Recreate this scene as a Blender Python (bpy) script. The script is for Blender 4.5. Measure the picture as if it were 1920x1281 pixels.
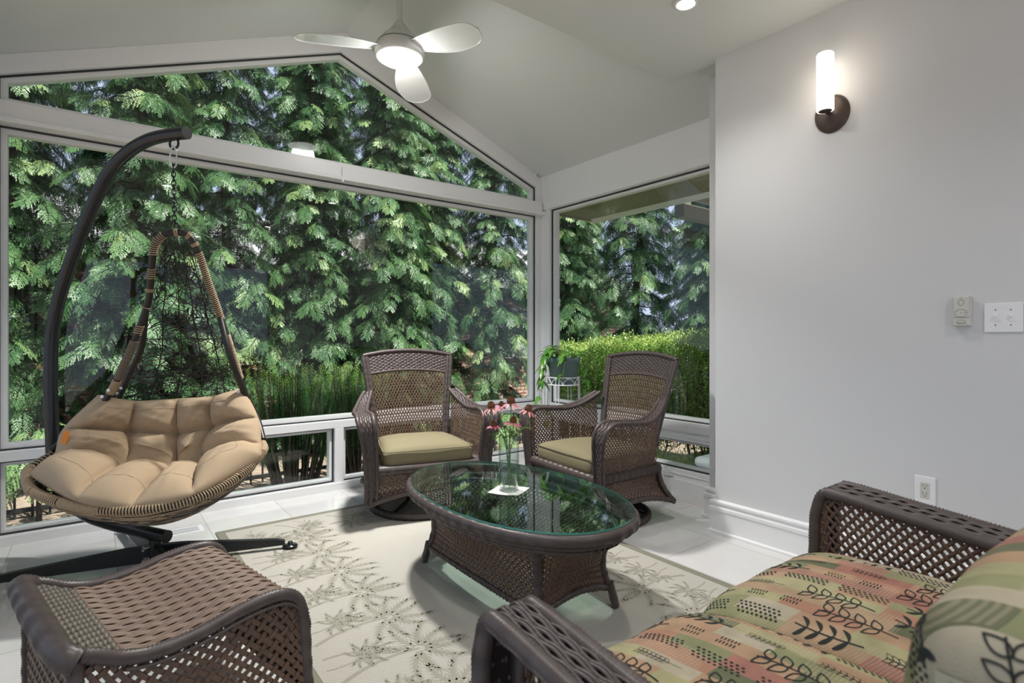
import bpy, math, random
import numpy as np
from mathutils import Vector, Matrix
from mathutils.bvhtree import BVHTree

# ------------------------------------------------------------ scene basics
for o in list(bpy.data.objects):
    bpy.data.objects.remove(o)
SC = bpy.context.scene
COL = SC.collection
rng = np.random.default_rng(7)
random.seed(7)
PI = math.pi

# camera: level, eye 1.13 m above the tiles, looking 52.9 degrees round from +X
YAW = math.radians(52.9)
cam_d = bpy.data.cameras.new('camera')
cam = bpy.data.objects.new('camera', cam_d)
COL.objects.link(cam)
cam.location = (0, 0, 1.13)
cam.rotation_euler = (PI/2, 0, YAW-PI/2)
cam_d.sensor_width = 36
cam_d.lens = 1032/1920*36
cam_d.shift_y = -10.5/1920
cam_d.clip_start = .02
cam_d.dof.use_dof = True
cam_d.dof.focus_distance = 3.2
cam_d.dof.aperture_fstop = 4.5
SC.camera = cam

# daylight
w = bpy.data.worlds.new('sky'); SC.world = w; w.use_nodes = True
nt = w.node_tree
bg = nt.nodes['Background']
sky = nt.nodes.new('ShaderNodeTexSky')
sky.sky_type = 'HOSEK_WILKIE'
SUN = Vector((.12, -.32, .90)).normalized()
sky.sun_direction = SUN
sky.turbidity = 4.0
mixs = nt.nodes.new('ShaderNodeMixRGB'); mixs.inputs[0].default_value = .5
mixs.inputs[2].default_value = (.70, .74, .98, 1)      # thin bright haze
nt.links.new(sky.outputs[0], mixs.inputs[1]); nt.links.new(mixs.outputs[0], bg.inputs[0])
bg.inputs[1].default_value = 1.35

def add_light(name, kind, loc, energy, color=(1, 1, 1), rot=(0, 0, 0), **kw):
    d = bpy.data.lights.new(name, kind); d.energy = energy; d.color = color
    for k, v in kw.items(): setattr(d, k, v)
    o = bpy.data.objects.new(name, d); COL.objects.link(o); o.location = loc; o.rotation_euler = rot
    return o
sun = add_light('sun', 'SUN', (0, 0, 8), 11, (1, .95, .84), angle=math.radians(.6))
sun.rotation_euler = SUN.to_track_quat('Z', 'Y').to_euler()

SC.view_settings.view_transform = 'Standard'
SC.view_settings.look = 'None'
SC.view_settings.gamma = 1
SC.view_settings.use_curve_mapping = False
SC.view_settings.exposure = 0.40
cy = SC.cycles
cy.max_bounces = 10; cy.diffuse_bounces = 5; cy.glossy_bounces = 4
cy.transmission_bounces = 8; cy.transparent_max_bounces = 16
cy.caustics_reflective = False; cy.caustics_refractive = False
cy.sample_clamp_indirect = 6

# ------------------------------------------------------------ materials
def mat(name, color, rough=.5, metal=0, bump=None, var=None, spec=.5, coat=0, emit=None, trans=0, ior=1.45):
    """bump=(scale, strength) noise bump; var=(scale, amount) colour mottling"""
    m = bpy.data.materials.new(name); m.use_nodes = True
    n = m.node_tree.nodes; l = m.node_tree.links; p = n['Principled BSDF']
    p.inputs['Base Color'].default_value = (*color, 1)
    p.inputs['Roughness'].default_value = rough
    p.inputs['Metallic'].default_value = metal
    p.inputs['Specular IOR Level'].default_value = spec
    p.inputs['Coat Weight'].default_value = coat
    p.inputs['IOR'].default_value = ior
    p.inputs['Transmission Weight'].default_value = trans
    if emit:
        p.inputs['Emission Color'].default_value = (*emit[0], 1)
        p.inputs['Emission Strength'].default_value = emit[1]
    if bump or var:
        tc = n.new('ShaderNodeTexCoord')
    if var:
        t = n.new('ShaderNodeTexNoise'); t.inputs['Scale'].default_value = var[0]
        t.inputs['Detail'].default_value = 4
        l.new(tc.outputs['Object'], t.inputs['Vector'])
        mx = n.new('ShaderNodeMixRGB'); mx.blend_type = 'MIX'
        mx.inputs[1].default_value = (*[c*(1-var[1]) for c in color], 1)
        mx.inputs[2].default_value = (*[min(1, c*(1+var[1])) for c in color], 1)
        l.new(t.outputs[0], mx.inputs[0]); l.new(mx.outputs[0], p.inputs['Base Color'])
    if bump:
        t = n.new('ShaderNodeTexNoise'); t.inputs['Scale'].default_value = bump[0]
        l.new(tc.outputs['Object'], t.inputs['Vector'])
        b = n.new('ShaderNodeBump'); b.inputs['Strength'].default_value = bump[1]
        b.inputs['Distance'].default_value = .01
        l.new(t.outputs[0], b.inputs['Height']); l.new(b.outputs[0], p.inputs['Normal'])
    return m

M = {}
M['wall'] = mat('wall paint', (.665, .665, .672), .55, bump=(180, .02))
M['ceiling'] = mat('ceiling paint', (.69, .71, .695), .6)
M['white'] = mat('white lacquer', (.82, .825, .83), .35)
M['vinyl'] = mat('white vinyl frame', (.84, .85, .85), .3)
M['gasket'] = mat('dark gasket', (.03, .035, .035), .5)
M['track'] = mat('grey track', (.25, .27, .29), .4)
M['reed'] = mat('dark reed', (.082, .064, .060), .38, var=(30, .3))
M['reed_brown'] = mat('brown reed', (.13, .08, .056), .4, var=(25, .35))
M['reed_tan'] = mat('tan reed', (.235, .162, .122), .45, var=(18, .2))
M['reed_olive'] = mat('grey olive reed', (.13, .115, .09), .45, var=(18, .2))
M['olive'] = mat('olive fabric', (.205, .178, .103), .85, bump=(500, .25), var=(6, .08))
M['tan'] = mat('tan fabric', (.43, .32, .205), .85, bump=(450, .2), var=(5, .05))
M['orange'] = mat('orange tag', (.85, .28, .03), .6)
M['black'] = mat('black metal', (.012, .014, .016), .22, spec=.6)
M['black_matte'] = mat('black steel', (.018, .02, .022), .45)
M['black_rattan'] = mat('black rattan', (.022, .018, .015), .4)
M['rope_tan'] = mat('tan rope', (.42, .31, .19), .6)
M['rope_grey'] = mat('grey brown rope', (.17, .135, .1), .6)
M['chrome'] = mat('bright steel', (.75, .75, .75), .2, metal=1)
M['bronze'] = mat('brown bronze', (.085, .06, .05), .4, metal=.3)
M['fan_white'] = mat('fan gloss white', (.74, .75, .74), .14, coat=.6)
M['lampglow'] = mat('frosted lamp', (1, 1, 1), .4, emit=((1, .99, .97), 3.5))
M['sconceglow'] = mat('frosted sconce glass', (1, 1, 1), .4, emit=((1, .9, .76), 1.9))
M['downglow'] = mat('downlight lens', (1, 1, 1), .4, emit=((1, .97, .93), 22))
M['plate'] = mat('white plastic', (.83, .83, .84), .3)
M['ivory'] = mat('ivory plastic', (.6, .59, .54), .35)
M['dark'] = mat('slot black', (.02, .02, .02), .6)
M['greyprint'] = mat('grey print', (.25, .25, .25), .6)
M['pot'] = mat('blue green pot', (.12, .19, .18), .45)
M['soil'] = mat('soil', (.05, .035, .025), .9)
M['napkin'] = mat('paper napkin', (.82, .79, .76), .8)
M['stem'] = mat('stem green', (.16, .28, .07), .5)
M['petal'] = mat('pink petal', (.66, .14, .26), .5, var=(40, .25))
M['petal_old'] = mat('faded pink petal', (.6, .24, .25), .5, var=(40, .3))
M['cone'] = mat('flower cone', (.2, .07, .025), .7, bump=(300, .8))
M['bark'] = mat('bark', (.055, .04, .032), .9, bump=(30, .8), var=(9, .4))
M['twig'] = mat('twig', (.09, .065, .045), .9)
M['mulch'] = mat('mulch ground', (.2, .15, .125), .95, bump=(40, .8), var=(14, .6))
M['lawn'] = mat('lawn', (.1, .19, .04), .9, bump=(60, .8), var=(5, .4))
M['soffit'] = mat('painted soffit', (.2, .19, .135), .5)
M['roof'] = mat('grey shingles', (.25, .25, .27), .9, var=(8, .3))
M['cooler'] = mat('cooler white', (.86, .87, .88), .35)
M['coolergrey'] = mat('cooler grey', (.55, .56, .58), .4)

def leafmat(name, c1, c2, rough=.45, transl=.35, scale=1.6):
    m = bpy.data.materials.new(name); m.use_nodes = True
    n = m.node_tree.nodes; l = m.node_tree.links; p = n['Principled BSDF']; out = n['Material Output']
    p.inputs['Roughness'].default_value = rough
    p.inputs['Specular IOR Level'].default_value = .4
    geo = n.new('ShaderNodeNewGeometry'); tc = n.new('ShaderNodeTexCoord')
    t = n.new('ShaderNodeTexNoise'); t.inputs['Scale'].default_value = scale; t.inputs['Detail'].default_value = 3
    l.new(tc.outputs['Object'], t.inputs['Vector'])
    a = n.new('ShaderNodeMath'); a.operation = 'MULTIPLY_ADD'
    l.new(geo.outputs['Random Per Island'], a.inputs[0]); a.inputs[1].default_value = .35
    b = n.new('ShaderNodeMath'); b.operation = 'SUBTRACT'; l.new(t.outputs[0], b.inputs[0]); b.inputs[1].default_value = .17
    l.new(b.outputs[0], a.inputs[2])
    r = n.new('ShaderNodeValToRGB'); e = r.color_ramp.elements
    e[0].position = .3; e[0].color = (*c1, 1); e[1].position = .68; e[1].color = (*c2, 1)
    l.new(a.outputs[0], r.inputs[0]); l.new(r.outputs[0], p.inputs['Base Color'])
    tr = n.new('ShaderNodeBsdfTranslucent'); l.new(r.outputs[0], tr.inputs[0])
    mx = n.new('ShaderNodeMixShader'); mx.inputs[0].default_value = transl
    l.new(p.outputs[0], mx.inputs[1]); l.new(tr.outputs[0], mx.inputs[2]); l.new(mx.outputs[0], out.inputs[0])
    return m
M['cedar'] = leafmat('cedar foliage', (.03, .095, .045), (.13, .24, .095), .38)
M['cedar_new'] = leafmat('new cedar growth', (.12, .24, .09), (.34, .44, .19), .38)
M['yew'] = leafmat('yew needles', (.03, .12, .04), (.10, .27, .08))
M['yew_tip'] = leafmat('yew tips', (.16, .32, .07), (.34, .48, .12))
M['box'] = leafmat('boxwood leaves', (.06, .15, .035), (.25, .38, .09), .3)
M['box_tip'] = leafmat('boxwood tips', (.25, .38, .1), (.5, .6, .2), .3)
M['pothos'] = leafmat('pothos leaf', (.08, .28, .04), (.22, .46, .08), .25, scale=12)
M['flowerleaf'] = leafmat('flower leaves', (.06, .19, .03), (.17, .33, .06), .4, scale=20)
M['grass'] = leafmat('grass blades', (.12, .25, .04), (.4, .5, .15))

def glass_pane(name, tint, ior=1.5):
    m = bpy.data.materials.new(name); m.use_nodes = True
    n = m.node_tree.nodes; l = m.node_tree.links; out = n['Material Output']
    n.remove(n['Principled BSDF'])
    t = n.new('ShaderNodeBsdfTransparent'); t.inputs[0].default_value = (*tint, 1)
    g = n.new('ShaderNodeBsdfGlossy'); g.inputs['Roughness'].default_value = 0
    f = n.new('ShaderNodeFresnel'); ge = n.new('ShaderNodeNewGeometry')
    mr = n.new('ShaderNodeMapRange'); mr.inputs['To Min'].default_value = ior; mr.inputs['To Max'].default_value = 1/ior
    l.new(ge.outputs['Backfacing'], mr.inputs['Value']); l.new(mr.outputs[0], f.inputs[0])
    mx = n.new('ShaderNodeMixShader')
    l.new(f.outputs[0], mx.inputs[0]); l.new(t.outputs[0], mx.inputs[1]); l.new(g.outputs[0], mx.inputs[2])
    l.new(mx.outputs[0], out.inputs[0]); return m
M['pane'] = glass_pane('window glass', (.93, .97, .95), 1.4)
M['tableglass'] = glass_pane('table glass', (.76, .89, .85), 2.6)
M['vaseglass'] = glass_pane('vase glass', (.93, .96, .95), 1.5)
M['glassedge'] = mat('glass edge', (.1, .38, .3), .1)
M['water'] = glass_pane('water', (.88, .93, .88), 1.33)

def tiles():
    m = mat('polished tile', (.7, .69, .66), .08, spec=.5)
    n = m.node_tree.nodes; l = m.node_tree.links; p = n['Principled BSDF']
    tc = n.new('ShaderNodeTexCoord'); mp = n.new('ShaderNodeMapping')
    mp.inputs['Rotation'].default_value = (0, 0, PI/2)
    mp.inputs['Location'].default_value = (1.76, -.085, 0)
    l.new(tc.outputs['Object'], mp.inputs[0])
    b = n.new('ShaderNodeTexBrick'); b.offset = .5; b.inputs['Scale'].default_value = 1
    b.inputs['Brick Width'].default_value = .89; b.inputs['Row Height'].default_value = .445
    b.inputs['Mortar Size'].default_value = .0016; b.inputs['Mortar Smooth'].default_value = 0
    b.inputs['Color1'].default_value = (.66, .655, .63, 1); b.inputs['Color2'].default_value = (.72, .715, .69, 1)
    b.inputs['Mortar'].default_value = (.36, .35, .33, 1)
    l.new(mp.outputs[0], b.inputs['Vector'])
    t = n.new('ShaderNodeTexNoise'); t.inputs['Scale'].default_value = 3; t.inputs['Detail'].default_value = 6
    t.inputs['Distortion'].default_value = 1.5
    l.new(mp.outputs[0], t.inputs['Vector'])
    mx = n.new('ShaderNodeMixRGB'); mx.blend_type = 'MULTIPLY'; mx.inputs[0].default_value = .25
    l.new(b.outputs[0], mx.inputs[1]); l.new(t.outputs[1], mx.inputs[2])
    hs = n.new('ShaderNodeHueSaturation'); hs.inputs['Saturation'].default_value = .5; hs.inputs['Value'].default_value = 1.1
    l.new(mx.outputs[0], hs.inputs['Color']); l.new(hs.outputs[0], p.inputs['Base Color'])
    return m
M['tile'] = tiles()

def bricks():
    m = mat('red brick', (.3, .12, .08), .9)
    n = m.node_tree.nodes; l = m.node_tree.links; p = n['Principled BSDF']
    tc = n.new('ShaderNodeTexCoord'); mp = n.new('ShaderNodeMapping')
    mp.inputs['Rotation'].default_value = (PI/2, 0, 0)
    l.new(tc.outputs['Object'], mp.inputs[0])
    b = n.new('ShaderNodeTexBrick'); b.inputs['Scale'].default_value = 1
    b.inputs['Brick Width'].default_value = .24; b.inputs['Row Height'].default_value = .085
    b.inputs['Mortar Size'].default_value = .011
    b.inputs['Color1'].default_value = (.36, .13, .09, 1); b.inputs['Color2'].default_value = (.22, .09, .07, 1)
    b.inputs['Mortar'].default_value = (.6, .52, .5, 1)
    l.new(mp.outputs[0], b.inputs['Vector']); l.new(b.outputs[0], p.inputs['Base Color'])
    return m
M['brick'] = bricks()

def rugmat():
    m = mat('rug weave', (.5, .475, .4), .95)
    n = m.node_tree.nodes; l = m.node_tree.links; p = n['Principled BSDF']
    tc = n.new('ShaderNodeTexCoord')
    wv = n.new('ShaderNodeTexWave'); wv.inputs['Scale'].default_value = 45; wv.bands_direction = 'DIAGONAL'
    wv.inputs['Distortion'].default_value = .3
    l.new(tc.outputs['Object'], wv.inputs[0])
    t = n.new('ShaderNodeTexNoise'); t.inputs['Scale'].default_value = 220
    l.new(tc.outputs['Object'], t.inputs[0])
    ad = n.new('ShaderNodeMath'); ad.operation = 'MULTIPLY'; l.new(wv.outputs[1], ad.inputs[0]); l.new(t.outputs[0], ad.inputs[1])
    r = n.new('ShaderNodeValToRGB'); e = r.color_ramp.elements
    e[0].position = .1; e[0].color = (.39, .372, .325, 1); e[1].position = .6; e[1].color = (.52, .50, .445, 1)
    l.new(ad.outputs[0], r.inputs[0]); l.new(r.outputs[0], p.inputs['Base Color'])
    b = n.new('ShaderNodeBump'); b.inputs['Strength'].default_value = .3; b.inputs['Distance'].default_value = .002
    l.new(ad.outputs[0], b.inputs['Height']); l.new(b.outputs[0], p.inputs['Normal'])
    return m
M['rug'] = rugmat()
M['rug_border'] = mat('rug border', (.225, .22, .17), .95, bump=(300, .3))
M['rug_palm'] = mat('rug palm print', (.325, .31, .25), .95, bump=(300, .3))

def patchwork():
    m = mat('patchwork fabric', (.5, .4, .2), .9)
    n = m.node_tree.nodes; l = m.node_tree.links; p = n['Principled BSDF']
    tc = n.new('ShaderNodeTexCoord'); sp = n.new('ShaderNodeSeparateXYZ'); l.new(tc.outputs['Object'], sp.inputs[0])
    sb = n.new('ShaderNodeMath'); sb.operation = 'ADD'
    l.new(sp.outputs['Y'], sb.inputs[0]); l.new(sp.outputs['Z'], sb.inputs[1])
    def layer(ox, oy, bw, rh):
        ax = n.new('ShaderNodeMath'); ax.operation = 'ADD'; ax.inputs[1].default_value = ox; l.new(sp.outputs['X'], ax.inputs[0])
        ay = n.new('ShaderNodeMath'); ay.operation = 'ADD'; ay.inputs[1].default_value = oy; l.new(sb.outputs[0], ay.inputs[0])
        cb = n.new('ShaderNodeCombineXYZ'); l.new(ay.outputs[0], cb.inputs[0]); l.new(ax.outputs[0], cb.inputs[1])
        b = n.new('ShaderNodeTexBrick'); b.offset = .37; b.offset_frequency = 3; b.squash = 1.5; b.squash_frequency = 2
        b.inputs['Scale'].default_value = 1; b.inputs['Brick Width'].default_value = bw; b.inputs['Row Height'].default_value = rh
        b.inputs['Mortar Size'].default_value = 0; b.inputs['Color1'].default_value = (0, 0, 0, 1); b.inputs['Color2'].default_value = (1, 1, 1, 1)
        l.new(cb.outputs[0], b.inputs['Vector']); return b, cb
    b, cb = layer(3.1, 2.2, .118, .052)
    r = n.new('ShaderNodeValToRGB'); r.color_ramp.interpolation = 'CONSTANT'
    pal = [(.0, (.30, .30, .13)), (.14, (.42, .19, .10)), (.27, (.40, .37, .17)), (.40, (.145, .155, .075)),
           (.46, (.46, .40, .27)), (.58, (.38, .14, .09)), (.71, (.25, .26, .11)), (.79, (.44, .26, .13))]
    while len(r.color_ramp.elements) < len(pal): r.color_ramp.elements.new(.5)
    for e, (q, c) in zip(r.color_ramp.elements, pal): e.position = q; e.color = (*c, 1)
    l.new(b.outputs[0], r.inputs[0])
    # fine woven stripes inside the patches
    wv = n.new('ShaderNodeTexWave'); wv.bands_direction = 'X'; wv.inputs['Scale'].default_value = 38; wv.inputs['Distortion'].default_value = 1.2
    l.new(cb.outputs[0], wv.inputs[0])
    b2, _ = layer(1.7, .9, .19, .08)
    gt = n.new('ShaderNodeMath'); gt.operation = 'GREATER_THAN'; gt.inputs[1].default_value = .45; l.new(b2.outputs[0], gt.inputs[0])
    mu = n.new('ShaderNodeMath'); mu.operation = 'MULTIPLY'; l.new(gt.outputs[0], mu.inputs[0]); l.new(wv.outputs[1], mu.inputs[1])
    m2 = n.new('ShaderNodeMath'); m2.operation = 'MULTIPLY'; m2.inputs[1].default_value = .4; l.new(mu.outputs[0], m2.inputs[0])
    mx = n.new('ShaderNodeMixRGB'); mx.blend_type = 'MIX'; mx.inputs[2].default_value = (.5, .42, .26, 1)
    l.new(m2.outputs[0], mx.inputs[0]); l.new(r.outputs[0], mx.inputs[1])
    t = n.new('ShaderNodeTexNoise'); t.inputs['Scale'].default_value = 14; l.new(tc.outputs['Object'], t.inputs[0])
    m3 = n.new('ShaderNodeMixRGB'); m3.blend_type = 'OVERLAY'; m3.inputs[0].default_value = .35
    l.new(mx.outputs[0], m3.inputs[1]); l.new(t.outputs[0], m3.inputs[2])
    hs = n.new('ShaderNodeHueSaturation'); hs.inputs['Saturation'].default_value = .85; hs.inputs['Value'].default_value = .80
    l.new(m3.outputs[0], hs.inputs['Color']); l.new(hs.outputs[0], p.inputs['Base Color'])
    t2 = n.new('ShaderNodeTexNoise'); t2.inputs['Scale'].default_value = 400; l.new(tc.outputs['Object'], t2.inputs[0])
    bp = n.new('ShaderNodeBump'); bp.inputs['Strength'].default_value = .25; bp.inputs['Distance'].default_value = .003
    l.new(t2.outputs[0], bp.inputs['Height']); l.new(bp.outputs[0], p.inputs['Normal'])
    return m
M['patch'] = patchwork()
M['print'] = mat('black print', (.016, .02, .018), .9)
M['label'] = mat('woven label', (.42, .4, .3), .85)
M['labeltext'] = mat('label lettering', (.13, .13, .11), .85)

# ------------------------------------------------------------ mesh helpers
class MB:
    def __init__(s): s.v = []; s.f = []; s.mi = []; s.n = 0
    def add(s, verts, faces, mi=0):
        verts = np.asarray(verts, float).reshape(-1, 3)
        faces = np.asarray(faces, int) + s.n
        s.v.append(verts); s.f.append(faces); s.mi.append(np.full(len(faces), mi)); s.n += len(verts); return s
    def box(s, x0, x1, y0, y1, z0, z1, mi=0, R=None, o=None):
        v = np.array([(x, y, z) for x in (x0, x1) for y in (y0, y1) for z in (z0, z1)], float)
        if R is not None: v = (v @ np.asarray(R).T)
        if o is not None: v = v + np.asarray(o)
        f = [(0, 1, 3, 2), (4, 6, 7, 5), (0, 4, 5, 1), (2, 3, 7, 6), (0, 2, 6, 4), (1, 5, 7, 3)]
        return s.add(v, f, mi)
    def tube(s, path, r, seg=8, closed=False, mi=0, caps=True, flat=1.0, up=None):
        P = np.asarray(path, float); n = len(P)
        r = np.broadcast_to(np.asarray(r, float), (n,))
        if closed: T = np.roll(P, -1, 0)-np.roll(P, 1, 0)
        else:
            T = np.empty_like(P); T[1:-1] = P[2:]-P[:-2]; T[0] = P[1]-P[0]; T[-1] = P[-1]-P[-2]
        T /= np.linalg.norm(T, axis=1)[:, None]+1e-12
        N = np.empty_like(P)
        a = np.array(up, float) if up is not None else (np.array([0, 0, 1.]) if abs(T[0][2]) < .9 else np.array([1., 0, 0]))
        nn = a-T[0]*(a@T[0]); nn /= np.linalg.norm(nn); N[0] = nn
        for i in range(1, n):
            nn = N[i-1]-T[i]*(N[i-1]@T[i]); N[i] = nn/np.linalg.norm(nn)
        if closed:   # untwist
            b = N[-1]-T[0]*(N[-1]@T[0]); b /= np.linalg.norm(b)
            ang = math.atan2(np.cross(b, N[0])@T[0], b@N[0])
            th = ang*np.arange(n)/n; B = np.cross(T, N)
            N = N*np.cos(th)[:, None]+B*np.sin(th)[:, None]
        B = np.cross(T, N)
        th = np.arange(seg)*2*PI/seg
        V = P[:, None, :]+(N[:, None, :]*np.cos(th)[None, :, None]*flat+B[:, None, :]*np.sin(th)[None, :, None])*r[:, None, None]
        m = n if closed else n-1
        i = np.arange(m)[:, None]; j = np.arange(seg)[None, :]; i2 = (i+1) % n; j2 = (j+1) % seg
        F = np.stack([i*seg+j, i*seg+j2, i2*seg+j2, i2*seg+j], -1).reshape(-1, 4)
        s.add(V.reshape(-1, 3), F, mi)
        if caps and not closed:
            for e, k in ((0, 0), (1, n-1)):
                c = s.n; V2 = np.vstack([V[k], P[k][None]])
                q = np.arange(seg); f = np.stack([q, (q+1) % seg, np.full(seg, seg), np.full(seg, seg)], -1)
                s.v.append(V2); s.f.append([tuple(x[:3]+c) if e else tuple(x[:3][::-1]+c) for x in f]); s.mi.append(np.full(seg, mi)); s.n += len(V2)
        return s
    def wrapped(s, path, r, pitch=.007, seg=10, closed=False, mi=0, amp=.16, flat=1.0):
        """a tube wound with reed: fine ridges round it"""
        P = resample(path, pitch/2, closed); n = len(P)
        rr = r*(1+amp*np.where(np.arange(n) % 2 == 0, 1, -1)*(.6+.4*np.sin(np.arange(n)*12.9898)))
        return s.tube(P, rr, seg, closed, mi, flat=flat)
    def strand(s, P, N, w, th, mi=0, ply=False):
        """flat ribbon with thickness along P with surface normals N"""
        n = len(P)
        if n < 2: return s
        T = np.gradient(P, axis=0); T /= np.linalg.norm(T, axis=1)[:, None]+1e-12
        S = np.cross(N, T); S /= np.linalg.norm(S, axis=1)[:, None]+1e-12
        if ply: prof = [(-.5, -.5), (-.47, .25), (-.3, .5), (-.16, .12), (0, .5), (.16, .12), (.3, .5), (.47, .25), (.5, -.5)]
        else: prof = [(-.5, -.5), (-.5, .2), (0, .6), (.5, .2), (.5, -.5)]
        k = len(prof); a = np.array(prof)
        V = P[:, None]+S[:, None]*(a[:, 0]*w)[None, :, None]+N[:, None]*(a[:, 1]*th)[None, :, None]
        i = np.arange(n-1)[:, None]; j = np.arange(k)[None, :]; j2 = (j+1) % k
        F = np.stack([i*k+j, i*k+j2, (i+1)*k+j2, (i+1)*k+j], -1).reshape(-1, 4)
        return s.add(V.reshape(-1, 3), F, mi)
    def grid(s, V, mi=0, closed_u=False, closed_v=False):
        V = np.asarray(V, float); a, b = V.shape[:2]
        i = np.arange(a if closed_u else a-1)[:, None]; j = np.arange(b if closed_v else b-1)[None, :]
        i2 = (i+1) % a; j2 = (j+1) % b
        F = np.stack([i*b+j, i2*b+j, i2*b+j2, i*b+j2], -1).reshape(-1, 4)
        return s.add(V.reshape(-1, 3), F, mi)
    def lathe(s, prof, c=(0, 0, 0), seg=32, mi=0):
        th = np.arange(seg)*2*PI/seg
        V = np.array([[(c[0]+r*math.cos(t), c[1]+r*math.sin(t), c[2]+z) for t in th] for r, z in prof])
        return s.grid(V, mi, closed_v=True)
    def prism(s, poly, axis, a, b, mi=0):
        """poly: 2D points; extruded along axis between a and b"""
        n = len(poly)
        def mk(t):
            if axis == 'y': return [(x, t, z) for x, z in poly]
            if axis == 'x': return [(t, y, z) for y, z in poly]
            return [(x, y, t) for x, y in poly]
        V = mk(a)+mk(b); s.v.append(np.array(V, float))
        F = [tuple(range(s.n, s.n+n))[::-1], tuple(range(s.n+n, s.n+2*n))]+[(s.n+i, s.n+(i+1) % n, s.n+n+(i+1) % n, s.n+n+i) for i in range(n)]
        s.f.append(F); s.mi.append(np.full(len(F), mi)); s.n += 2*n; return s
    def xform(s, Mx):
        Mx = np.array(Mx)
        s.v = [v@Mx[:3, :3].T+Mx[:3, 3] for v in s.v]; return s
    def mesh(s, name, mats, smooth=True):
        me = bpy.data.meshes.new(name)
        V = np.vstack(s.v)
        lens = []; idx = []
        for F in s.f:
            if isinstance(F, np.ndarray):
                lens.append(np.full(len(F), F.shape[1])); idx.append(F.ravel())
            else:
                for f in F: lens.append(np.array([len(f)])); idx.append(np.array(f))
        lens = np.concatenate(lens); idx = np.concatenate(idx)
        me.vertices.add(len(V)); me.vertices.foreach_set('co', V.ravel().astype('f'))
        me.loops.add(len(idx)); me.loops.foreach_set('vertex_index', idx.astype('i'))
        st = np.concatenate([[0], np.cumsum(lens)[:-1]])
        me.polygons.add(len(lens)); me.polygons.foreach_set('loop_start', st.astype('i')); me.polygons.foreach_set('loop_total', lens.astype('i'))
        me.polygons.foreach_set('material_index', np.concatenate(s.mi).astype('i'))
        me.polygons.foreach_set('use_smooth', np.full(len(lens), smooth))
        me.update(calc_edges=True); me.validate()
        for m in (mats if isinstance(mats, (list, tuple)) else [mats]): me.materials.append(m)
        return me
    def build(s, name, mats, parent=None, smooth=True, bevel=0):
        o = bpy.data.objects.new(name, s.mesh(name, mats, smooth)); COL.objects.link(o)
        if parent is not None: o.parent = parent
        if bevel:
            b = o.modifiers.new('bevel', 'BEVEL'); b.width = bevel; b.segments = 2; b.limit_method = 'ANGLE'
        if smooth and bevel:
            pass
        return o

def flat_obj(mb, name, mats, parent=None, bevel=0): return mb.build(name, mats, parent, smooth=False, bevel=bevel)

def resample(path, step, closed=False):
    P = np.asarray(path, float)
    if closed: P = np.vstack([P, P[:1]])
    d = np.r_[0, np.cumsum(np.linalg.norm(np.diff(P, axis=0), axis=1))]
    n = max(2, int(round(d[-1]/step)))
    if closed and n % 2: n += 1
    t = np.linspace(0, d[-1], n+1)
    Q = np.stack([np.interp(t, d, P[:, k]) for k in range(3)], 1)
    return Q[:-1] if closed else Q

def spline(pts, n=60, closed=False):
    """Catmull-Rom through pts"""
    P = np.asarray(pts, float); m = len(P)
    if closed: Pe = np.vstack([P[-1:], P, P[:2]]); segs = m
    else: Pe = np.vstack([2*P[:1]-P[1:2], P, 2*P[-1:]-P[-2:-1]]); segs = m-1
    t = np.linspace(0, segs, n, endpoint=not closed); i = np.minimum(t.astype(int), segs-1); f = (t-i)[:, None]
    a, b, c, d = Pe[i], Pe[i+1], Pe[i+2], Pe[i+3]
    return .5*(2*b+(c-a)*f+(2*a-5*b+4*c-d)*f**2+(3*b-a-3*c+d)*f**3)

def surf_normal(P, u, v, e=1e-3):
    a = P(u+e, v)-P(u-e, v); b = P(u, v+e)-P(u, v-e)
    n = np.cross(a, b); return n/(np.linalg.norm(n, axis=1)[:, None]+1e-12)

def lattice(mb, P, nu, nv, w, th=.002, h=.0016, mi=0, ply=False, flip=1, mask=None):
    """open diagonal over-under weave on the surface P(u,v)"""
    for fam in (0, 1):
        lo, hi = (0, nu+nv) if fam == 0 else (-nv, nu)
        for k in range(int(lo)-1, int(hi)+1):
            c = k+.5
            if fam == 0: s0, s1 = max(0, c-nv), min(nu, c)      # s + t = c
            else: s0, s1 = max(0, c), min(nu, c+nv)              # s - t = c
            if s1-s0 < .3: continue
            n = max(3, int((s1-s0)*4)+1)
            sx = np.linspace(s0, s1, n); tx = (c-sx) if fam == 0 else (sx-c)
            u = sx/nu; v = tx/nv
            ph = (sx-tx) if fam == 0 else (sx+tx)
            off = h*np.cos(PI*(ph-.5))*(1 if k % 2 == 0 else -1)*(1 if fam == 0 else -1)
            Q = P(u, v); N = surf_normal(P, u, v)*flip
            Q = Q+N*off[:, None]
            if mask is not None:
                ok = mask(u, v); runs = []; st = None
                for q in range(n):
                    if ok[q] and st is None: st = q
                    if (not ok[q] or q == n-1) and st is not None:
                        runs.append((st, q if not ok[q] else q+1)); st = None
                for a, b in runs:
                    if b-a > 1: mb.strand(Q[a:b], N[a:b], w, th, mi, ply)
            else: mb.strand(Q, N, w, th, mi, ply)

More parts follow.
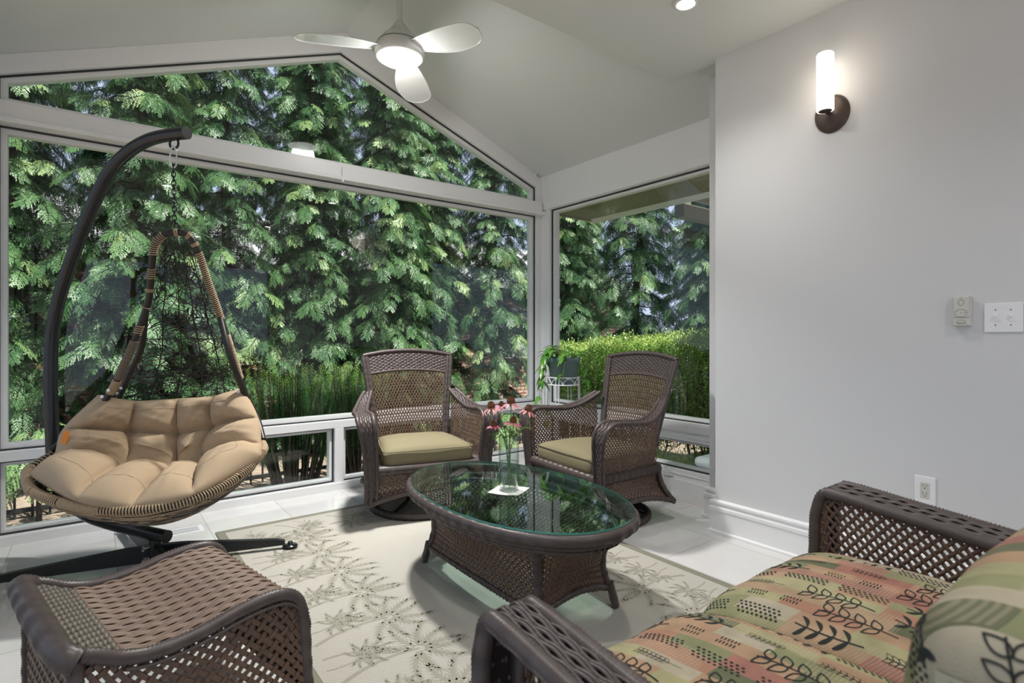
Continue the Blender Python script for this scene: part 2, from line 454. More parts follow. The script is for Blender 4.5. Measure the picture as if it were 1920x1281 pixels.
def closed_weave(mb, P, nu, nv, w, th=.0025, h=.0022, mi=0, spoke=True, flip=1, split=1, sw=.6):
    """dense basket weave: nv rows running along u over nu spokes"""
    for r in range(nv):
        n = nu*4+1; u = np.linspace(0, 1, n); v = np.full(n, (r+.5)/nv)
        off = h*np.cos(PI*(u*nu-.5)*1.0+PI*(r % 2))
        Q = P(u, v); N = surf_normal(P, u, v)*flip
        if split == 1: mb.strand(Q+N*off[:, None], N, w, th, mi)
        else:
            S = np.cross(N, np.gradient(Q, axis=0)); S /= np.linalg.norm(S, axis=1)[:, None]
            for q in range(split):
                mb.strand(Q+N*off[:, None]+S*((q+.5)/split-.5)*w, N, w/split*.92, th, mi)
    if spoke:
        for c in range(nu+1):
            n = nv*2+1; v = np.linspace(0, 1, n); u = np.full(n, c/nu)
            Q = P(u, v); N = surf_normal(P, u, v)*flip
            mb.strand(Q-N*th*.4, N, sw*.02, th*.8, mi)

def linked(o):
    return o
def thing(name, label, cat, loc=(0, 0, 0), rz=0, group=None):
    o = bpy.data.objects.new(name, None); COL.objects.link(o); o.empty_display_size = .1
    o.location = loc; o.rotation_euler = (0, 0, rz); o['label'] = label; o['category'] = cat
    if group: o['group'] = group
    return o
def tag(o, label, cat, group=None, kind=None):
    o['label'] = label; o['category'] = cat
    if group: o['group'] = group
    if kind: o['kind'] = kind
    return o
def struct(o):
    o['kind'] = 'structure'; return o
def bilin(a, b, c, d):
    """surface from 4 corners: a(0,0) b(1,0) c(1,1) d(0,1)"""
    a, b, c, d = map(lambda q: np.array(q, float), (a, b, c, d))
    def P(u, v):
        u = np.asarray(u, float)[:, None]; v = np.asarray(v, float)[:, None]
        return a*(1-u)*(1-v)+b*u*(1-v)+c*u*v+d*(1-u)*v
    return P
def ruled(A, B):
    """surface between polylines A and B (u along, v across)"""
    A = resample(A, 1e9) if False else np.asarray(A, float); B = np.asarray(B, float)
    def par(L):
        d = np.r_[0, np.cumsum(np.linalg.norm(np.diff(L, axis=0), axis=1))]; return d/d[-1]
    ta, tb = par(A), par(B)
    def P(u, v):
        u = np.asarray(u, float); v = np.asarray(v, float)[:, None]
        def ev(L, t):
            q = np.stack([np.interp(u, t, L[:, k]) for k in range(3)], 1)
            lo = u < 0; hi = u > 1
            if lo.any(): q[lo] += (L[1]-L[0])/(t[1]-t[0])*u[lo][:, None]
            if hi.any(): q[hi] += (L[-1]-L[-2])/(t[-1]-t[-2])*(u[hi]-1)[:, None]
            return q
        return ev(A, ta)*(1-v)+ev(B, tb)*v
    return P

def rounded_box(mb, lx, ly, lz, r, crown=0, n=18, c=(0, 0, 0), mi=0, wob=0, seam=True):
    """puffed cushion shape"""
    hx, hy, hz = lx/2, ly/2, lz/2
    g = np.linspace(-1, 1, n); g = np.sin(g*PI/2)*.35+g*.65
    for ax in range(3):
        for sg in (-1, 1):
            A, B = np.meshgrid(g, g, indexing='ij')
            p = np.zeros((n, n, 3)); o1, o2 = [k for k in range(3) if k != ax]
            p[..., ax] = sg; p[..., o1] = A; p[..., o2] = B
            q = p*np.array([hx, hy, hz]); core = np.clip(q, -np.array([hx-r, hy-r, hz-min(r, hz*.98)]), np.array([hx-r, hy-r, hz-min(r, hz*.98)]))
            dlt = q-core; L = np.linalg.norm(dlt, axis=2)[..., None]+1e-9
            rr = np.array([r, r, min(r, hz*.98)])
            dn = dlt/rr; ln = np.linalg.norm(dn, axis=2)[..., None]+1e-9
            q = core+dn/ln*rr
            X = q[..., 0]/hx; Y = q[..., 1]/hy
            bul = np.clip(1-X**2, 0, 1)**.6*np.clip(1-Y**2, 0, 1)**.6
            q[..., 2] += crown*bul*np.sign(q[..., 2])*np.clip(np.abs(q[..., 2])/hz*1.5, 0, 1)
            if wob: q += wob*np.sin(q[..., [1, 2, 0]]*23+1.3)*np.cos(q[..., [2, 0, 1]]*17)
            q += np.array(c)
            mb.grid(q if (sg > 0) == (ax != 1) else q[::-1], mi)
    return mb

def weld(o, d=1e-4):
    import bmesh
    bm = bmesh.new(); bm.from_mesh(o.data); bmesh.ops.remove_doubles(bm, verts=bm.verts, dist=d)
    bmesh.ops.recalc_face_normals(bm, faces=bm.faces); bm.to_mesh(o.data); bm.free(); return o
# ------------------------------------------------------------ the room
XR, YB, XI, ZF, YF = 3.374, 4.0, 2.86, 2.73, 2.15      # right window wall, gable wall, inner wall, flat ceiling, its edge
AX, AZ, EZ = 1.478, 3.384, 2.635                       # ridge and eave of the vault
SL = (AZ-EZ)/(XR-AX); XL = 2*AX-XR-.05
def zc(x): return AZ-SL*abs(x-AX)
flo = MB().box(XL-.1, XR+.1, -3.2, YB+.1, -.12, 0)
struct(flat_obj(flo, 'floor', M['tile']))

# vault + flat ceiling (solid slabs with overhanging eaves)
cl = MB()
cl.prism([(AX, AZ), (XR+.0, EZ), (XR+.82, EZ-.32), (XR+.82, EZ-.12), (AX, AZ+.22)], 'y', YF, YB+.12)
cl.prism([(AX, AZ), (AX, AZ+.22), (XL-.5, zc(XL-.5)+.2), (XL-.5, zc(XL-.5))], 'y', YF, YB+.12)
cl.prism([(2.9, zc(2.9)), (XR, EZ), (XR+.82, EZ-.32), (XR+.82, EZ-.12), (2.9, zc(2.9)+.2)], 'y', 1.0, YF)
cl.box(XL-.2, 2.9, -3.3, YF, ZF, ZF+.3)
cl.prism([(XL-.2, ZF+.02), (2.9, ZF+.02), (2.9, zc(2.9)+.1), (AX, AZ+.15), (XL-.2, zc(XL-.2)+.1)], 'y', YF-.08, YF)
struct(flat_obj(cl, 'ceiling', M['ceiling']))

def wallbox(name, boxes, m='white', bevel=0):
    mb = MB()
    for b in boxes: mb.box(*b)
    return struct(flat_obj(mb, name, M[m], bevel=bevel))
# gable wall: posts, rails, raked band
gb = MB()
Y0, Y1 = YB, YB+.13
WX0, WX1 = -.42, 3.32          # window opening
gb.box(XL-.1, WX0, Y0, Y1, 0, zc(XL))
gb.box(WX1, XR+.13, Y0, Y1, 0, EZ)
gb.box(WX0, WX1, Y0-.012, Y1, -.02, .052)
gb.box(WX0, WX1, Y0, Y1, .452, .508)
gb.box(1.398, 1.465, Y0, Y1, .052, .452)
gb.prism([(WX1, EZ+SL*(XR-WX1)), (AX, AZ), (1.45, 3.232), (WX1, 2.53)], 'y', Y0, Y1)
gb.prism([(WX0, zc(WX0)), (WX0, 2.53), (1.45, 3.232), (AX, AZ)], 'y', Y0, Y1)
struct(flat_obj(gb, 'wall_back', M['white'], bevel=.003))
bm_ = MB().box(WX0-.1, WX1+.03, Y0-.045, Y1, 2.292, 2.386).box(WX0-.1, XR-.001, Y0-.065, Y1-.02, 2.266, 2.294)
struct(flat_obj(bm_, 'trim_1', M['white'], bevel=.004))
# small cord clip on the beam
bm_ = MB().box(1.43, 1.436, Y0-.068, Y0-.064, 2.262, 2.36).box(1.425, 1.441, Y0-.072, Y0-.05, 2.25, 2.268)
struct(flat_obj(bm_, 'trim_2', M['white']))

def win_frame(name, poly, axis, pl, din, wid=.02, label=None):
    """white sash round a polygon with a dark gasket; pl = plane, din = into the room (sign)"""
    root = bpy.data.objects.new(name, None); COL.objects.link(root); root['kind'] = 'structure'
    c = np.mean(poly, 0)
    def inset(d):
        n = len(poly); out = []
        for i in range(n):
            p0, p1, p2 = map(np.array, (poly[i-1], poly[i], poly[(i+1) % n]))
            e1 = (p1-p0)/np.linalg.norm(p1-p0); e2 = (p2-p1)/np.linalg.norm(p2-p1)
            n1 = np.array([-e1[1], e1[0]]); n2 = np.array([-e2[1], e2[0]])
            if (c-p1)@(n1+n2) < 0: n1, n2 = -n1, -n2
            m = (n1+n2); m /= np.linalg.norm(m); out.append(p1+m*d/max(.3, m@n1))
        return np.array(out)
    def ring(d0, d1, a, b, part, m):
        A, B = inset(d0), inset(d1); mb = MB(); n = len(A)
        for i in range(n):
            j = (i+1) % n; mb.prism([tuple(A[i]), tuple(A[j]), tuple(B[j]), tuple(B[i])], axis, a, b)
        return flat_obj(mb, part, M[m], root)
    s = -din
    ring(0, .009, pl+s*.030, pl+s*.085, 'gasket', 'gasket')
    ring(.007, .007+wid, pl+s*.042, pl+s*.10, 'window_frame', 'vinyl')
    mb = MB().prism([tuple(q) for q in inset(.005+wid*.6)], axis, pl+s*.070, pl+s*.074)
    flat_obj(mb, 'pane', M['pane'], root)
    return root
win_frame('window_1', [(WX0, 2.386), (WX1, 2.386), (WX1, 2.53), (1.45, 3.232), (WX0, 2.53)], 'y', YB, -1, .03)
win_frame('window_2', [(WX0, .508), (WX1, .508), (WX1, 2.266), (WX0, 2.266)], 'y', YB, -1, .03)
win_frame('window_3', [(WX0, .052), (1.398, .052), (1.398, .452), (WX0, .452)], 'y', YB, -1)
win_frame('window_4', [(1.465, .052), (WX1, .052), (WX1, .452), (1.465, .452)], 'y', YB, -1)

# right window wall
rw = MB()
X0, X1 = XR, XR+.13
RY0, RY1 = 1.4, 3.885
rw.box(X0, X1, RY1, YB+.13, 0, EZ)
rw.box(X0, X1, RY0, RY1, 2.309, EZ)
rw.box(X0, X1, RY0, RY1, .372, .511)
rw.box(X0, X1, RY0, RY1, -.02, .162)
rw.box(X0, X1, 1.0, RY0, 0, EZ)
struct(flat_obj(rw, 'wall_right', M['white'], bevel=.003))
tr = MB().box(XR-.012, XR, RY0, YB, 2.315, 2.38).box(XR-.008, XR, RY0, RY1, .44, .512).box(XR-.004, XR, RY0, RY1, .40, .405)
tr.box(XR-.015, XR, RY0, YB, 0, .09).box(XR-.006, XR, RY0, RY1, .125, .13)
struct(flat_obj(tr, 'trim_3', M['white'], bevel=.003))
win_frame('window_5', [(RY0, .511), (RY1, .511), (RY1, 2.309), (RY0, 2.309)], 'x', XR, -1, .022)
w6 = win_frame('window_6', [(RY0, .162), (RY1, .162), (RY1, .372), (RY0, .372)], 'x', XR, -1, .016)
lt = MB().box(XR-.03, XR+.01, 2.535, 2.552, .105, .15).box(XR-.02, XR-.002, 2.50, 2.60, .108, .116)
flat_obj(lt, 'window_latch', M['vinyl'], w6)

# inner wall with its returns, left wall and the wall behind the camera
wallbox('wall_inner', [(XI, XI+.12, -3.2, 1.83, 0, ZF+.02), (XI+.02, XR+.1, 1.70, 1.829, 0, 2.9), (3.06, XR, 1.8, 2.0, 0, zc(3.06)+.03)], 'wall')
wl = MB()
wl.box(XL-.12, XL, -3.2, YB+.1, 0, .45).box(XL-.12, XL, -3.2, YB+.1, 2.3, ZF+.05)
for y in (-3.2, -1.4, .4, 2.2, 3.85): wl.box(XL-.12, XL, y, y+.15, .45, 2.3)
struct(flat_obj(wl, 'wall_left', M['wall']))
for k, y in enumerate((-3.05, -1.25, .55, 2.35)):
    win_frame('window_%d' % (7+k), [(y, .45), (y+(1.5 if k == 3 else 1.65), .45), (y+(1.5 if k == 3 else 1.65), 2.3), (y, 2.3)], 'x', XL, 1)
wb = MB().box(XL-.12, XI+.12, -3.3, -3.2, 0, .25).box(XL-.12, XI+.12, -3.3, -3.2, 2.4, ZF+.05)
for x in (XL-.12, 1.1, XI-.2): wb.box(x, x+.2, -3.3, -3.2, .25, 2.4)
struct(flat_obj(wb, 'wall_behind', M['wall']))

# baseboards
def baseboard(name, path, side, h=.188):
    prof = [(0, 0), (.036, 0), (.036, .014), (.022, .02), (.022, .125), (.028, .132), (.028, .148), (.02, .152), (.02, .165), (.026, .17), (.026, .181), (.006, .188), (0, .188)]
    P = np.array(path, float); n = len(P); mb = MB(); rows = []
    for i in range(n):
        ds = []
        if i > 0: ds.append((P[i]-P[i-1])/np.linalg.norm(P[i]-P[i-1]))
        if i < n-1: ds.append((P[i+1]-P[i])/np.linalg.norm(P[i+1]-P[i]))
        ns = [np.array([-d[1], d[0]])*side for d in ds]
        m = sum(ns); m /= np.linalg.norm(m); k = 1/(m@ns[0])
        rows.append([(P[i][0]+m[0]*a*k, P[i][1]+m[1]*a*k, z*h/.188) for a, z in prof])
    mb.grid(np.array(rows), closed_v=True)
    return struct(flat_obj(mb, name, M['white']))
baseboard('baseboard_right', [(XI, -3.1), (XI, 1.83), (3.06, 1.83), (3.06, 2.0), (XR, 2.0)], 1)

# ------------------------------------------------------------ outside of the house
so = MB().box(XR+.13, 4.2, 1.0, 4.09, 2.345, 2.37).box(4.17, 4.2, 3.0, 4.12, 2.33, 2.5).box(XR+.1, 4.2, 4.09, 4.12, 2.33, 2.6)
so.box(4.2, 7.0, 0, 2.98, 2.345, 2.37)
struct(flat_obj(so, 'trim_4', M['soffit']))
gt = MB().box(4.2, 7.0, 3.0, 3.1, 2.2, 2.32).box(4.24, 4.33, 3.02, 3.12, 2.27, 2.345)
struct(flat_obj(gt, 'trim_5', M['soffit']))
g = MB().box(-9, 14, YB+.14, 24, -.5, -.3).box(XR+.14, 14, -5, YB+.14, -.5, -.3).box(-9, XL-.13, -9, YB+.14, -.5, -.3).box(-9, 14, -12, -3.35, -.5, -.3)
struct(flat_obj(g, 'ground', M['mulch']))
# ------------------------------------------------------------ wicker swivel armchairs
def flipx(p, s): return [(s*q[0], q[1], q[2]) for q in p]

def arm_paths(s):
    cen = [(.352, -.325, .14), (.352, -.335, .30), (.362, -.35, .46), (.378, -.36, .56), (.386, -.335, .622), (.386, -.27, .648),
           (.384, -.15, .642), (.376, 0, .635), (.350, .12, .665), (.315, .215, .715), (.298, .25, .74)]
    wid = [.030, .032, .036, .042, .046, .046, .044, .040, .034, .028, .022]
    C = spline(cen, 80); W = np.interp(np.linspace(0, 1, 80), np.linspace(0, 1, len(wid)), wid)
    I = C.copy(); O = C.copy(); I[:, 0] -= W; O[:, 0] += W
    C[:, 0] *= s; I[:, 0] *= s; O[:, 0] *= s
    return I, O
def backP(u, v):      # v 0 at the seat, 1 at the top edge
    u = np.asarray(u, float); v = np.asarray(v, float)
    half = .235+.083*v; x = (2*u-1)*half
    y = .215+.125*v+.03*v*v+.035*(1-(2*u-1)**2)
    z = .34+.640*v+.035*v*np.clip(1-(2*u-1)**2, -1, 1)
    return np.stack([x, y, z], 1)
def make_chair(label):
    t = thing('swivel_armchair', label, 'armchair')
    th = np.arange(90)*2*PI/90
    MB().wrapped([(.30*math.cos(a), .30*math.sin(a), .0225) for a in th], .021, .006, 10, True).build('base_ring', M['reed'], t)
    for k in range(4):
        a = PI/4+k*PI/2; d = np.array([math.cos(a), math.sin(a)])
        p = spline([(*(d*r), z) for r, z in ((.292, .028), (.22, .05), (.15, .066), (.10, .11), (.075, .17), (.05, .195))], 24)
        MB().tube(p, .0115, 8).build('base_bar', M['black'], t)
    MB().lathe([(0, .17), (.08, .17), (.085, .18), (.085, .2), (.03, .205), (.03, .3), (0, .3)]).build('swivel_plate', M['black'], t)
    # seat rails
    fr = MB(); cr = [(-.325, -.325), (.325, -.325), (.27, .25), (-.27, .25)]
    for i in range(4):
        a, b = cr[i], cr[(i+1) % 4]
        fr.wrapped([(*a, .318), (*b, .318)], .026, .007, 8, flat=1.15)
    fr.box(-.3, .3, -.3, .24, .308, .32)
    fr.build('seat_frame', M['reed'], t)
    # skirt: four flared lattice panels with arched lower edge
    sk = MB(); ed = MB()
    bt = [(-.36, -.335, .125), (.36, -.335, .125), (.325, .33, .115), (-.325, .33, .115)]
    for i in range(4):
        A0 = np.array([*cr[i], .305]); A1 = np.array([*cr[(i+1) % 4], .305]); B0 = np.array(bt[i]); B1 = np.array(bt[(i+1) % 4])
        q = np.linspace(0, 1, 21)[:, None]
        lo = B0*(1-q)+B1*q; lo[:, 2] += .055*np.sin(PI*q[:, 0])**.8
        up = A0*(1-q)+A1*q
        P = ruled(lo, up)
        def Pc(u, v, P=P, i=i):
            r = P(u, v); n = [(0, -1), (1, 0), (0, 1), (-1, 0)][i]
            k = .03*np.sin(PI*np.asarray(v)); r[:, 0] -= n[0]*k; r[:, 1] -= n[1]*k; return r
        lattice(sk, Pc, 22, 7, .0125, .0022)
        ed.wrapped(lo, .015, .007, 8)
        ed.wrapped([Pc(np.array([0.]), np.array([q_]))[0] for q_ in np.linspace(0, 1, 8)], .017, .007, 8)
    sk.build('skirt_panel', M['reed_brown'], t); ed.build('skirt_edge', M['reed'], t)
    # arms
    for s in (-1, 1):
        I, O = arm_paths(s); mb = MB()
        P = ruled(I, O)
        def Pd(u, v, P=P):
            r = P(u, v); return r
        fl = 1 if s < 0 else -1
        closed_weave(mb, P, 46, 7, .0135, .003, .0022, flip=fl, sw=.5)
        N = surf_normal(P, np.linspace(0, 1, 60), np.full(60, .5))*fl
        for k in (.0, .5): mb.grid(np.stack([P(np.linspace(0, 1, 60), np.full(60, v))-N*.005 for v in (k, k+.5)], 1))
        mb.wrapped(I, .0125, .006, 8); mb.wrapped(O, .0125, .006, 8)
        mb.build('arm', M['reed'], t)
        # open side panel between the arm and the seat rail
        ys = np.linspace(-.335, .225, 50); k0 = int(np.argmin(I[:, 1]))
        top = np.stack([np.interp(ys, I[k0:, 1], I[k0:, 0]), ys, np.interp(ys, I[k0:, 1], I[k0:, 2])-.012], 1); top[0, 2] -= .03
        bot = np.stack([s*.325*np.interp(ys, [-.335, .225], [1, .84]), ys, np.full(50, .33)], 1)
        mb = MB(); lattice(mb, ruled(bot, top), 24, 11, .0092, .002, mi=0)
        mb.build('side_panel', M['reed_brown'], t)
    # back
    mb = MB(); P = lambda u, v: backP(.05+.9*np.asarray(u), np.asarray(v)*.80+.02)
    lattice(mb, P, 24, 14, .0078, .002)
    mb.build('backrest', M['reed_brown'], t)
    mb = MB(); P = lambda u, v: backP(u, .80+.2*np.asarray(v))
    closed_weave(mb, P, 30, 12, .0118, .003, .0018, flip=1, sw=.45)
    u = np.linspace(0, 1, 30)
    for dy in (.004,):
        G = np.stack([P(u, np.full(30, v)) for v in (0, .5, 1)], 1); G[..., 1] += dy; mb.grid(G)
    mb.wrapped([backP(np.array([q]), np.array([.795]))[0] for q in np.linspace(0, 1, 20)], .008, .006, 6)
    mb.wrapped([backP(np.array([q]), np.array([1.]))[0] for q in np.linspace(0, 1, 30)], .014, .006, 8)
    for s in (0, 1):
        e = .035 if s == 0 else -.035
        mb.wrapped([backP(np.array([float(s)]), np.array([q]))[0] for q in np.linspace(-.02, 1, 24)], .0155, .006, 8)
        mb.wrapped([backP(np.array([s+e]), np.array([q]))[0]+np.array([0, -.004, 0]) for q in np.linspace(-.02, .98, 24)], .0145, .006, 8)
    mb.build('back_frame', M['reed'], t)
    # cushion, tapered towards the back
    mb = rounded_box(MB(), .565, .56, .105, .045, .034, 20, (0, -.055, .383), wob=.0015)
    for q in mb.v: q[:, 0] *= 1-.16*np.clip((q[:, 1]+.30)/.6, 0, 1)
    cu = weld(mb.build('seat_cushion', M['olive'], t))
    for ch_ in COL.objects:
        if ch_.parent == t and not ch_.name.startswith('base_') and not ch_.name.startswith('swivel'): ch_.scale = (1, .93, 1); ch_.location.y = .012
    pz = MB()
    pr = [(x*(1-.16*np.clip((y+.30)/.6, 0, 1)), y-.005, .426) for x, y in [(.282*math.copysign(abs(math.cos(a))**.14, math.cos(a)), -.05+.279*math.copysign(abs(math.sin(a))**.14, math.sin(a))) for a in np.linspace(0, 2*PI, 120, endpoint=False)]]
    pz.tube(pr, .0035, 5, True).build('piping', M['olive'], cu)
    return t
def copy_tree(o, parent=None):
    c = o.copy(); COL.objects.link(c); c.parent = parent
    for ch in [x for x in ALLCH.get(o.name, [])]: copy_tree(ch, c)
    return c
ALLCH = {}
def index_children():
    ALLCH.clear()
    for o in COL.objects:
        if o.parent: ALLCH.setdefault(o.parent.name, []).append(o)

ch1 = make_chair('brown wicker swivel armchair with olive cushion, in front of the gable window, facing the camera')
index_children()
ch2 = copy_tree(ch1); ch2['label'] = 'brown wicker swivel armchair turned sideways beside the right-hand window and the plant stand'
for c, loc, rz in ((ch1, (1.705, 3.27, .0105), -14.5), (ch2, (2.545, 2.45, .0), -95.8)):
    c.location = loc; c.rotation_euler = (0, 0, math.radians(rz)); c['group'] = 'wicker swivel armchairs'

# ------------------------------------------------------------ coffee table
TZ = .012
tb = thing('coffee_table', 'oval brown wicker coffee table with glass top on the palm rug', 'table', (1.505, 1.995, TZ), 0)
def oval(hx, hy, n=140, p=2.2):
    a = np.arange(n)*2*PI/n; c, s_ = np.cos(a), np.sin(a)
    return np.stack([hx*np.sign(c)*np.abs(c)**(2/p), hy*np.sign(s_)*np.abs(s_)**(2/p)], 1)
o_ = oval(.372, .622)
MB().wrapped([(x, y, .392) for x, y in o_], .0235, .0095, 12, True, amp=.12).build('rim', M['reed'], tb)
mb = MB()
for z0, z1, k in ((.345, .372, 1.0),):
    oo = oval(.342, .59)
    mb.wrapped([(x, y, .357) for x, y in oo], .015, .008, 8, True)
mb.wrapped([(x, y, .335) for x, y in oval(.33, .575)], .012, .008, 8, True)
mb.build('apron', M['reed'], tb)
gl = MB(); oo = oval(.376, .626, 160)
gl.prism([tuple(q) for q in oval(.376, .626, 160)], 'z', .4165, .4235)
g_ = flat_obj(gl, 'glass_top', [M['tableglass'], M['glassedge']], tb)
for p in g_.data.polygons:
    if len(p.vertices) == 4: p.material_index = 1
hz = lambda v: (.345, v)
def corner(v):
    """post position: v 0 bottom .. 1 top"""
    return .192-.035*np.sin(PI*np.asarray(v))**.9+.03*np.asarray(v), .42-.035*np.sin(PI*np.asarray(v))**.9+.02*np.asarray(v)
sk = MB(); ps = MB(); br = MB()
for side in range(4):
    def P(u, v, side=side):
        u = np.asarray(u, float); v = np.asarray(v, float); cx_, cy_ = corner(np.clip(v, 0, 1))
        arch = (.045 if side % 2 else .012)*np.sin(PI*np.clip(u, 0, 1))
        lo = .075+arch; z = lo+(.335-lo)*v
        bl = (.095 if side % 2 == 0 else .13)*np.clip(v, 0, 1)**1.6*(1-(2*u-1)**2)+.02*(1-(2*u-1)**2)
        if side == 0: return np.stack([cx_+bl, (2*u-1)*cy_, z], 1)
        if side == 1: return np.stack([-(2*u-1)*cx_, cy_+bl, z], 1)
        if side == 2: return np.stack([-(cx_+bl), -(2*u-1)*cy_, z], 1)
        return np.stack([(2*u-1)*cx_, -(cy_+bl), z], 1)
    n_ = 31 if side % 2 == 0 else 17
    lattice(sk, P, n_, 10, .0125, .0034, .0032, ply=True)
    q = np.linspace(0, 1, 20); MB().wrapped(P(np.full(20, 0.), q), .019, .007, 10).build('corner_post', M['reed'], tb)
    q = np.linspace(0, 1, 40); e = P(q, np.zeros(40))
    w1 = e+np.stack([0*q, 0*q, .006*np.sin(q*120)], 1); w2 = e+np.stack([0*q, 0*q, .006*np.sin(q*120+PI)], 1)
    br.wrapped(w1, .010, .008, 7); br.wrapped(w2, .010, .008, 7)
sk.build('skirt_panel', M['reed_brown'], tb); br.build('braided_edge', M['reed'], tb)
for sx in (-1, 1):
    for sy in (-1, 1):
        MB().wrapped([(sx*.192, sy*.42, .10), (sx*.206, sy*.442, .004)], .0165, .007, 10).tube([(sx*.206, sy*.442, .006), (sx*.2065, sy*.4425, 0)], .014, 10).build('leg', M['reed'], tb)

# ------------------------------------------------------------ loveseat
lv = thing('wicker_loveseat', 'brown wicker loveseat with patchwork leaf-print cushions in the lower right corner', 'sofa', (0, 0, 0))
AXS = (.624, 2.0)
def ls_arm(cx_, hw):
    zt = lambda y: .612-.11*(.83-y)
    C = spline([(cx_, .875, .02), (cx_, .87, .2), (cx_, .862, .42), (cx_, .858, .53), (cx_, .835, zt(.85)-.014), (cx_, .79, zt(.79)), (cx_, .6, zt(.6)), (cx_, .35, zt(.35)), (cx_, .06, zt(.06))], 110)
    I = C.copy(); O = C.copy(); I[:, 0] -= hw; O[:, 0] += hw
    return C, I, O
for cx_, hw in ((AXS[0], .046), (AXS[1], .072)):
    C, I, O = ls_arm(cx_, hw)
    P = ruled(I, O)
    mb = MB(); Pt = lambda u, v, P=P: P(u, v)+np.array([0, 0, 1.])*(.011+.004*(1-(2*np.asarray(v)-1)**2))[:, None]*np.clip(1, 0, 1)
    Pt = lambda u, v, P=P: P(u, .06+.88*np.asarray(v))+surf_normal(P, np.clip(u, .002, .998), np.full(len(np.atleast_1d(u)), .5))*(.0095+.004*(1-(2*np.asarray(v)-1)**2))[:, None]
    closed_weave(mb, Pt, 36, 5, hw*2*.88/5*1.02, .0042, .0034, flip=1, split=2, sw=1.1)
    q = np.linspace(0, 1, 80); N = surf_normal(P, q, np.full(80, .5))
    mb.grid(np.stack([Pt(q, np.full(80, v))-N*.0048 for v in (0, .25, .5, .75, 1)], 1), 1)  # black sheet under the strands stands in for shade in the weave gaps
    mb.wrapped(I, .0185, .0095, 14, amp=.12); mb.wrapped(O, .0185, .0095, 14, amp=.12)
    mb.build('arm', [M['reed'], M['black_rattan']], lv)
    for L_, dx in (((O, 0),) if cx_ < 1 else ((I, 0),)):
        j = L_[(L_[:, 2] > .3)]; j = j[j[:, 1] < .86]
        top = j[np.argsort(j[:, 1])].copy(); top[:, 2] -= .015
        bot = top.copy(); bot[:, 2] = .12
        nn = 30
        mb = MB(); lattice(mb, ruled(bot, top), nn, 14, .0108, .003, .0022, ply=True)
        mb.build('side_panel', M['reed_brown'], lv)
mb = MB()
for z in (.30, .10):
    mb.wrapped([(.55, .875, z), (2.05, .875, z)], .022, .008, 10)
mb.wrapped([(.55, .02, .3), (2.05, .02, .3)], .022, .01, 8)
mb.box(.6, 2.0, .02, .87, .27, .3)
mb.build('seat_frame', M['reed'], lv)
mb = MB(); lattice(mb, bilin((.62, .875, .11), (1.97, .875, .11), (1.97, .875, .3), (.62, .875, .3)), 50, 8, .0125, .003, ply=True)
mb.build('skirt_panel', M['reed_brown'], lv)
mb = MB(); q = np.linspace(0, 1, 40)
crown = lambda u: .82+.05*np.sin(PI*u)
topb = np.stack([.62+1.36*q, np.full(40, -.06), crown(q)], 1); botb = np.stack([.62+1.36*q, np.full(40, .02), np.full(40, .3)], 1)
lattice(mb, ruled(botb, topb), 50, 20, .0125, .003, ply=True)
mb.build('backrest', M['reed_brown'], lv)
mb = MB().wrapped(topb, .022, .008, 10).wrapped([botb[0], topb[0]], .022, .008, 10).wrapped([botb[-1], topb[-1]], .022, .008, 10)
mb.build('back_frame', M['reed'], lv)
for x in (.535, 2.06):
    for y in (.885, .0):
        MB().wrapped([(x, y, .12), (x, y+(.01 if y > .5 else -.02), .002)], .02, .008, 10).build('leg', M['reed'], lv)

def seat_surface(x0, x1):
    """profile swept in x: from the back, over the crown, round the front roll and under"""
    prof = spline([(.16, .445), (.30, .462), (.50, .470), (.68, .462), (.80, .444), (.872, .412), (.893, .368), (.87, .328), (.80, .308), (.6, .305)], 70)[:, :2] if False else None
    pts = [(0, .16, .445), (0, .30, .462), (0, .50, .470), (0, .68, .464), (0, .80, .448), (0, .872, .414), (0, .897, .366), (0, .87, .325), (0, .80, .308), (0, .6, .305)]
    pr = spline(pts, 70)
    d = np.r_[0, np.cumsum(np.linalg.norm(np.diff(pr, axis=0), axis=1))]; d /= d[-1]
    def P(u, s):
        u = np.asarray(u, float); s = np.asarray(s, float)
        y = np.interp(s, d, pr[:, 1]); z = np.interp(s, d, pr[:, 2])
        e = np.clip(1-np.abs(2*u-1)**4.5, 0, 1)**.5
        x = x0+(x1-x0)*u
        up = np.clip((z-.305)/.15, 0, 1)
        wr = .0035*np.sin(x*31+y*9)*np.sin(y*14+x*5)
        z2 = z-(1-e)*.055*up+wr*e*up; y2 = y-(1-e)*.03*np.clip((y-.6)/.3, 0, 1)
        return np.stack([x, y2, z2], 1)
    return P
# printed motifs, drawn as thin shapes that follow the cloth
def strip2(pts, wd):
    P = np.array(pts, float); T = np.gradient(P, axis=0); T /= np.linalg.norm(T, axis=1)[:, None]+1e-9
    Nn = np.stack([-T[:, 1], T[:, 0]], 1); wd = np.broadcast_to(wd, (len(P),))[:, None]/2
    A, B = P+Nn*wd, P-Nn*wd; return [(A[i], A[i+1], B[i+1], B[i]) for i in range(len(P)-1)]
def loop_leaf(c, ang, L, W, lw):
    t = np.linspace(0, 1, 15); x = t*L; y = W/2*np.sin(PI*t**.8)
    pts = np.r_[np.c_[x, y], np.c_[x[::-1], -y[::-1]][1:]]
    R = np.array([[math.cos(ang), -math.sin(ang)], [math.sin(ang), math.cos(ang)]])
    return strip2(pts@R.T+c, lw)
def solid_leaf(c, ang, L, W, bend=.4):
    t = np.linspace(0, 1, 9); R = np.array([[math.cos(ang), -math.sin(ang)], [math.sin(ang), math.cos(ang)]])
    pts = np.c_[t*L, bend*L*(t-t*t)]@R.T+c
    return strip2(pts, W*np.sin(PI*np.clip(t*.9+.06, 0, 1))**.8)
